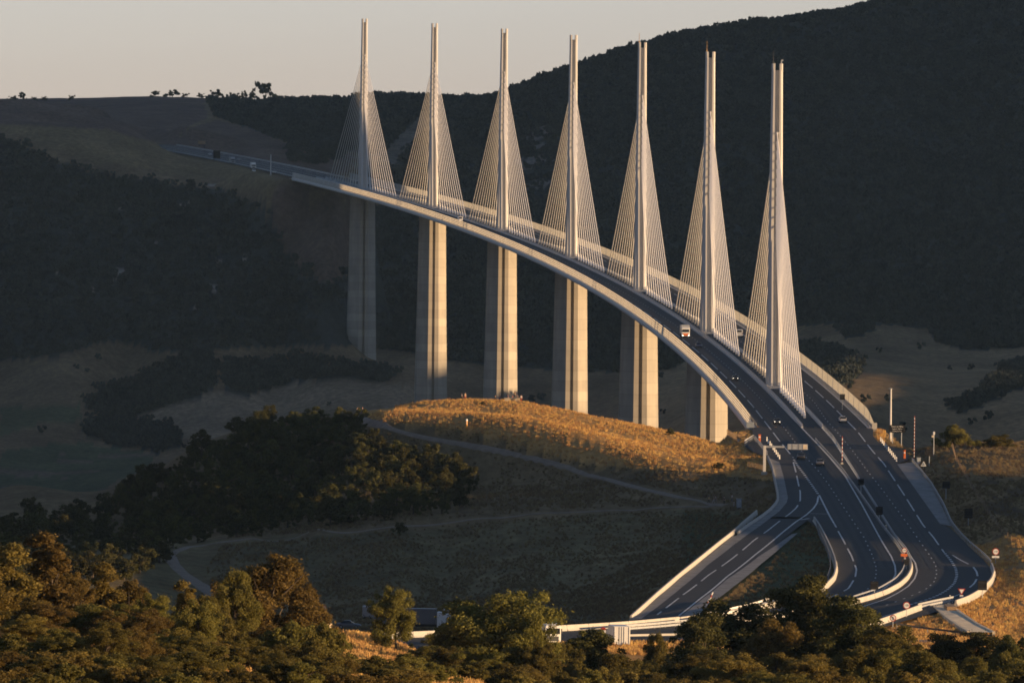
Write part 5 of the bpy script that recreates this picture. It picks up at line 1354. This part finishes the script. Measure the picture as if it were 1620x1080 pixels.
# concrete drain chute on the bank
A = [hit(*q, 1150, 1700) for q in ((1500,958),(1520,973),(1545,990),(1572,1004))]; B = [hit(*q, 1150, 1700) for q in ((1477,962),(1497,980),(1518,995),(1532,1003))]
root = empty('drain_chute', tuple(B[0]), 0, 'broad pale concrete drain chute with low side walls down the orange bank', 'drain'); o_ = B[0]
n = 10
def ip(L): L = np.array(L); t = np.linspace(0, len(L)-1, n); return np.stack([np.interp(t, np.arange(len(L)), L[:,i]) for i in range(3)],1)
A, B = ip(A)-o_, ip(B)-o_
mb = MB(); mb.sheet((B+np.array([0,0,.42])).tolist(), (A+np.array([0,0,.42])).tolist()); mb.build('bed', M['lit_concrete'], root)
for L, nm in ((A,'side_wall'),(B,'side_wall')):
    mb = MB(); mb.loft([[(p[0]-.22,p[1],p[2]-.3),(p[0]+.22,p[1],p[2]-.3),(p[0]+.22,p[1],p[2]+.56),(p[0]-.22,p[1],p[2]+.56)] for p in L]); mb.build(nm, M['lit_concrete'], root)
mb = MB(); mb.box(tuple(A[0]*.35+B[0]*.65+np.array([1.2,-14,.6])),(1.6,10.,.9)); mb.build('grate_box', M['wood'], root, bevel=.05)

# fence at the viaduct end and along the upper brow
def fence(P, name, lab, h, sp, mesh=True):
    W = [hit(*q, 1300, 2300) for q in P]; Q = resample(W, sp); root = empty(name, tuple(Q[0]), 0, lab, 'fence'); o0 = Q[0]
    for q in Q:
        z = h1(q[0],q[1]); mb = MB(); mb.tube([tuple(np.array([q[0],q[1],z-.2])-o0), tuple(np.array([q[0],q[1],z+h])-o0)], .05, 6); mb.build('post', M['wood'], root)
    mb = MB()
    for k in (.3,.6,.95): mb.tube([tuple(np.array([q[0],q[1],h1(q[0],q[1])+h*k])-o0) for q in Q], .014, 4)
    mb.build('wire', M['dark_metal'], root)
fence([(1150,692),(1160,697),(1170,700),(1180,697)], 'wire_fence', 'wire fence with thin posts below the near left end of the wind screen', 2., 1.6)
fence([(1183,742),(1196,745),(1206,748)], 'wire_fence', 'short wire fence with thin posts by the gantry foot', 1.8, 1.5)
fence([(1504,705),(1512,730),(1530,760),(1560,810),(1588,848),(1600,858)], 'wire_fence', 'long wire fence running down the brown slope at right', 1.4, 9.)

# viewpoint furniture on the mound top
p = hit(810,627.5,1500,2300); root = empty('stone_table', tuple(p), 0, 'low pale stone platform on the mound top, right of the middle', 'platform')
mb = MB(); mb.box((0,0,.35),(3.8,2.4,.75)); mb.build('base', M['stone'], root, bevel=.05); mb = MB(); mb.box((0,0,.78),(4.1,2.7,.12)); mb.build('top', M['stone'], root, bevel=.03)
p = hit(757.5,627.5,1500,2300); root = empty('bench', tuple(p), 0, 'wooden bench with pale legs on the mound top', 'bench')
mb = MB(); mb.box((0,0,.45),(1.5,.45,.07)); mb.build('seat', M['wood'], root)
for sx in (-.68,.68): mb = MB(); mb.box((sx,0,.22),(.1,.4,.44)); mb.build('leg', M['white'], root)
p = hit(776,627,1500,2300); root = empty('bench', tuple(p), 0, 'plain block bench on the mound top between the leggy bench and the platform', 'bench')
mb = MB(); mb.box((0,0,.42),(1.2,.5,.12)); mb.build('seat', M['stone'], root); mb = MB(); mb.box((0,0,.18),(1.0,.4,.36)); mb.build('plinth', M['stone'], root)

# ------------------------------------------------------------------ people
def skin_mesh(name, verts, edges, mat, parent, root_i=0, sub=1):
    me = bpy.data.meshes.new(name); me.from_pydata([v[:3] for v in verts], edges, []); me.materials.append(mat)
    o = bpy.data.objects.new(name, me); link(o, parent); o.modifiers.new('skin', 'SKIN')
    if not me.skin_vertices: me.attributes
    return o
def person(px, py, lab, top, legs, pose='stand', face=0., Y=None, dz=0., hair='hair', h=1.72):
    p = hit(px, py, 1400, 2300); root = empty('person', (p[0],p[1],p[2]+dz), face, lab, 'person'); s = h/1.72; sit = pose == 'sit'; step = pose == 'walk'
    hz = .52 if sit else .92
    hip = (0,0,hz); kn = []; an = []; toe = []
    for sx in (-1,1):
        if sit: k_, a_ = (sx*.13,-.42,.5), (sx*.13,-.44,.08)
        elif step: k_, a_ = (sx*.09,-.16*sx,.50), (sx*.09,(-.24 if sx > 0 else .34),.08 if sx > 0 else .14)
        else: k_, a_ = (sx*.10,-.02,.49), (sx*.11,.01,.08)
        kn.append(k_); an.append(a_); toe.append((a_[0],a_[1]-.17,.04))
    sh = hz+.50; lean = .0
    V = [((0,0,hz),.135),((0,.01,hz+.22),.125),((0,.01,sh-.06),.145),((0,0,sh+.09),.058),((0,-.02,sh+.20),.085),((0,-.01,sh+.31),.08)]; E = [(0,1),(1,2),(2,3),(3,4),(4,5)]
    def chain(start, pts):
        a = start
        for q, r in pts: V.append((q, r)); E.append((a, len(V)-1)); a = len(V)-1
    for i, sx in enumerate((-1,1)):
        chain(0, [((sx*.10,0,hz-.07),.092),(kn[i],.062),(an[i],.043),(toe[i],.034)])
        sw = (.16*sx if step else 0.)
        hand = (sx*.14,-.36,hz+.08) if sit else (sx*.27,-.08+sw,hz-.10)
        el = (sx*.25,.0+sw*.5 if not sit else -.10,hz+.20)
        chain(2, [((sx*.19,0,sh-.05),.062),(el,.043),(hand,.032),((hand[0],hand[1]-.04,hand[2]-.12 if not sit else hand[2]),.026)])
    def grow(name, V, E, mat, par):
        me = bpy.data.meshes.new(name); me.from_pydata([(q[0]*s,q[1]*s,q[2]*s) for q, r in V], E, []); me.materials.append(mat)
        o = bpy.data.objects.new(name, me); link(o, par); md = o.modifiers.new('skin','SKIN'); sv = me.skin_vertices[0].data if me.skin_vertices else None
        if sv is None:
            bpy.context.view_layer.objects.active = o
            me.attributes
        for i, (q, r) in enumerate(V): sv[i].radius = (r*s, r*s*.9); sv[i].use_root = (i == 0)
        su = o.modifiers.new('sub','SUBSURF'); su.levels = 1; su.render_levels = 1; return o
    grow('body', V, E, M['skin'], root)
    g = .016
    T = [((0,0,hz+.06),.135+g),((0,.01,hz+.22),.125+g),((0,.01,sh-.06),.145+g)]; TE = [(0,1),(1,2)]
    L = [((0,0,hz+.05),.130+g)]; LE = []
    for i, sx in enumerate((-1,1)):
        T.append(((sx*.19,0,sh-.05),.062+g)); TE.append((2,len(T)-1)); T.append((tuple(V[0][0][k]*0 + ((sx*.25,0. if not sit else -.10,hz+.20))[k] for k in range(3)),.043+g)); TE.append((len(T)-2,len(T)-1))
        L.append(((sx*.10,0,hz-.07),.092+g)); LE.append((0,len(L)-1)); L.append((kn[i],.062+g)); LE.append((len(L)-2,len(L)-1)); L.append((an[i],.045+g)); LE.append((len(L)-2,len(L)-1))
    grow('shirt', T, TE, top, root); grow('trousers', L, LE, legs, root)
    mb = MB(); mb.lathe((0,.015,(sh+.20)),[(.05,.0),(.098,.04),(.102,.11),(.07,.17),(.001,.19)],10)
    for v in range(len(mb.v)): mb.v[v] = tuple(c*s for c in mb.v[v])
    mb.build('hair', M[hair], root)
    return root
cl = {k: plain(k+'_cloth', c, .9) for k, c in {'white':(.65,.64,.62),'black':(.02,.02,.025),'blue':(.06,.09,.18),'red':(.35,.06,.05),'tan':(.35,.25,.15),'grey':(.18,.18,.19),'yellow':(.55,.36,.06),'pale':(.45,.42,.40)}.items()}
person(565.5,655.5,'person in a white shirt and dark trousers walking round the upper path bend', cl['white'], cl['black'], 'walk', .4)
person(573.5,654.5,'person in dark clothes crouching over the upper path bend', cl['black'], cl['black'], 'walk', 1.2)
person(730.5,627.6,'person with a pale top standing at the left end of the mound top', cl['pale'], cl['black'], 'stand', 2.)
person(736,627.8,'taller person in a tan jacket beside the pale-topped one on the mound', cl['tan'], cl['red'], 'stand', .3, h=1.85)
person(783.5,627,'person in black sitting low on the mound top', cl['black'], cl['black'], 'sit', .8)
person(790.5,628.8,'person in brown standing left of the stone platform', cl['tan'], cl['blue'], 'stand', 2.6)
person(803.5,627.6,'person in blue behind the left edge of the stone platform', cl['blue'], cl['grey'], 'stand', 3.)
person(811,626.8,'child in red beside the person standing highest', cl['red'], cl['black'], 'stand', 1., h=1.2, dz=.3)
person(814.2,626.4,'person in brown standing highest, on the stone platform', cl['tan'], cl['black'], 'stand', 2.9, dz=.75)
person(818,626.8,'person in grey sitting on the stone platform', cl['grey'], cl['black'], 'sit', 2.2, dz=.55)
person(824.5,628.5,'person in a white top standing right of the stone platform', cl['white'], cl['red'], 'stand', 3.3)
person(1121.5,796.5,'person in a yellow top on the path left of the cabinet', cl['yellow'], cl['black'], 'walk', 1.4)
person(1129,796,'person in grey, left of a pair on the path by the cabinet', cl['grey'], cl['pale'], 'walk', 1.5)
person(1132,795.5,'person in pale clothes, right of a pair on the path by the cabinet', cl['pale'], cl['grey'], 'walk', 1.5)
person(1145.5,797.5,'person all in black standing on the path', cl['black'], cl['black'], 'stand', .2)
person(1158,794,'person in a white top standing just left of the grey cabinet', cl['white'], cl['grey'], 'stand', 2.)
person(1161,800.5,'small child in pale clothes in front of the grey cabinet', cl['pale'], cl['pale'], 'stand', .5, h=1.1)

HAZE = 1.0e-5
# ------------------------------------------------------------------ light, sky, camera
w = bpy.data.worlds.new('World'); scn.world = w; w.use_nodes = True; nt = w.node_tree; nt.nodes.clear()
sky = nt.nodes.new('ShaderNodeTexSky'); sky.sky_type = 'NISHITA'; sky.sun_disc = False
sky.sun_elevation = SUN_EL; sky.sun_rotation = math.atan2(S2[0], S2[1])
sky.altitude = 600; sky.air_density = 1.; sky.dust_density = .6; sky.ozone_density = 3.
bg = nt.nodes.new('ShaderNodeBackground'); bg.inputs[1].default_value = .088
hs_ = nt.nodes.new('ShaderNodeHueSaturation'); hs_.inputs['Saturation'].default_value = .55; nt.links.new(sky.outputs[0], hs_.inputs['Color'])
# dusk sky: bright pinkish band low down, falling to a deeper blue overhead
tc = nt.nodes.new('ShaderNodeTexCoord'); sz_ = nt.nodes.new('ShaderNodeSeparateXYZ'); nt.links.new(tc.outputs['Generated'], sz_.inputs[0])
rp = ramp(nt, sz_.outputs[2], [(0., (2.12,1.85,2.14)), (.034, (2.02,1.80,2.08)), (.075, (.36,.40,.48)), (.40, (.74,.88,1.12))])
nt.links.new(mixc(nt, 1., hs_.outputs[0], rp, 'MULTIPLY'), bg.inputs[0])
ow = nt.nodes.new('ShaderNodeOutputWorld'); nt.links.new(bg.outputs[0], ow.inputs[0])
sl = bpy.data.lights.new('sun', 'SUN'); sl.energy = 4.9; sl.angle = math.radians(.53); sl.color = (1., .665, .355)
so = bpy.data.objects.new('sun', sl); link(so)
sd = Vector((S2[0]*math.cos(SUN_EL), S2[1]*math.cos(SUN_EL), math.sin(SUN_EL)))
so.rotation_euler = sd.to_track_quat('Z', 'Y').to_euler(); so.location = (900, 1500, 400)

cam = bpy.data.cameras.new('camera'); co = bpy.data.objects.new('camera', cam); link(co)
fw = Vector((0, CP, -SP_)); R0 = Vector((1,0,0)); U0 = Vector((0, SP_, CP))
rx = R0*CR + U0*SR; ux = -R0*SR + U0*CR
co.matrix_world = Matrix(((rx.x, ux.x, -fw.x, 0), (rx.y, ux.y, -fw.y, 0), (rx.z, ux.z, -fw.z, 0), (0,0,0,1)))
cam.sensor_width = 36.; cam.lens = F/1620.*36.; cam.clip_start = 1.; cam.clip_end = 60000.
scn.camera = co
scn.view_settings.view_transform = 'Standard'; scn.view_settings.look = 'None'; scn.view_settings.gamma = 1.
scn.view_settings.exposure = EXPO
scn.cycles.use_denoising = True
scn.cycles.filter_width = 1.75
scn.cycles.max_bounces = 6; scn.cycles.diffuse_bounces = 3; scn.cycles.transparent_max_bounces = 12

# ------------------------------------------------------------------ evening air
hm, hnt, hb, hout = new_mat('haze_air'); hnt.nodes.remove(hb)
pv = hnt.nodes.new('ShaderNodeVolumePrincipled'); pv.inputs['Color'].default_value = (.40,.66,1.,1); pv.inputs['Density'].default_value = HAZE; pv.inputs['Anisotropy'].default_value = 0.
hnt.links.new(pv.outputs[0], hout.inputs['Volume'])
gz = np.empty(len(bpy.data.objects['ground'].data.vertices)*3, np.float32); bpy.data.objects['ground'].data.vertices.foreach_get('co', gz); gz = gz.reshape(-1,3)
lo, hi = gz.min(0), gz.max(0); mb = MB()
z0, z1 = float(lo[2])-1., max(float(hi[2])+40., 160.)
mb.box((0, (float(hi[1])-200)/2, (z0+z1)/2), (float(max(hi[0],-lo[0]))*2+400, float(hi[1])+600, z1-z0))
hz_ = mb.build('haze', hm); hz_['kind'] = 'stuff'
print('haze box', z0, z1, lo, hi)
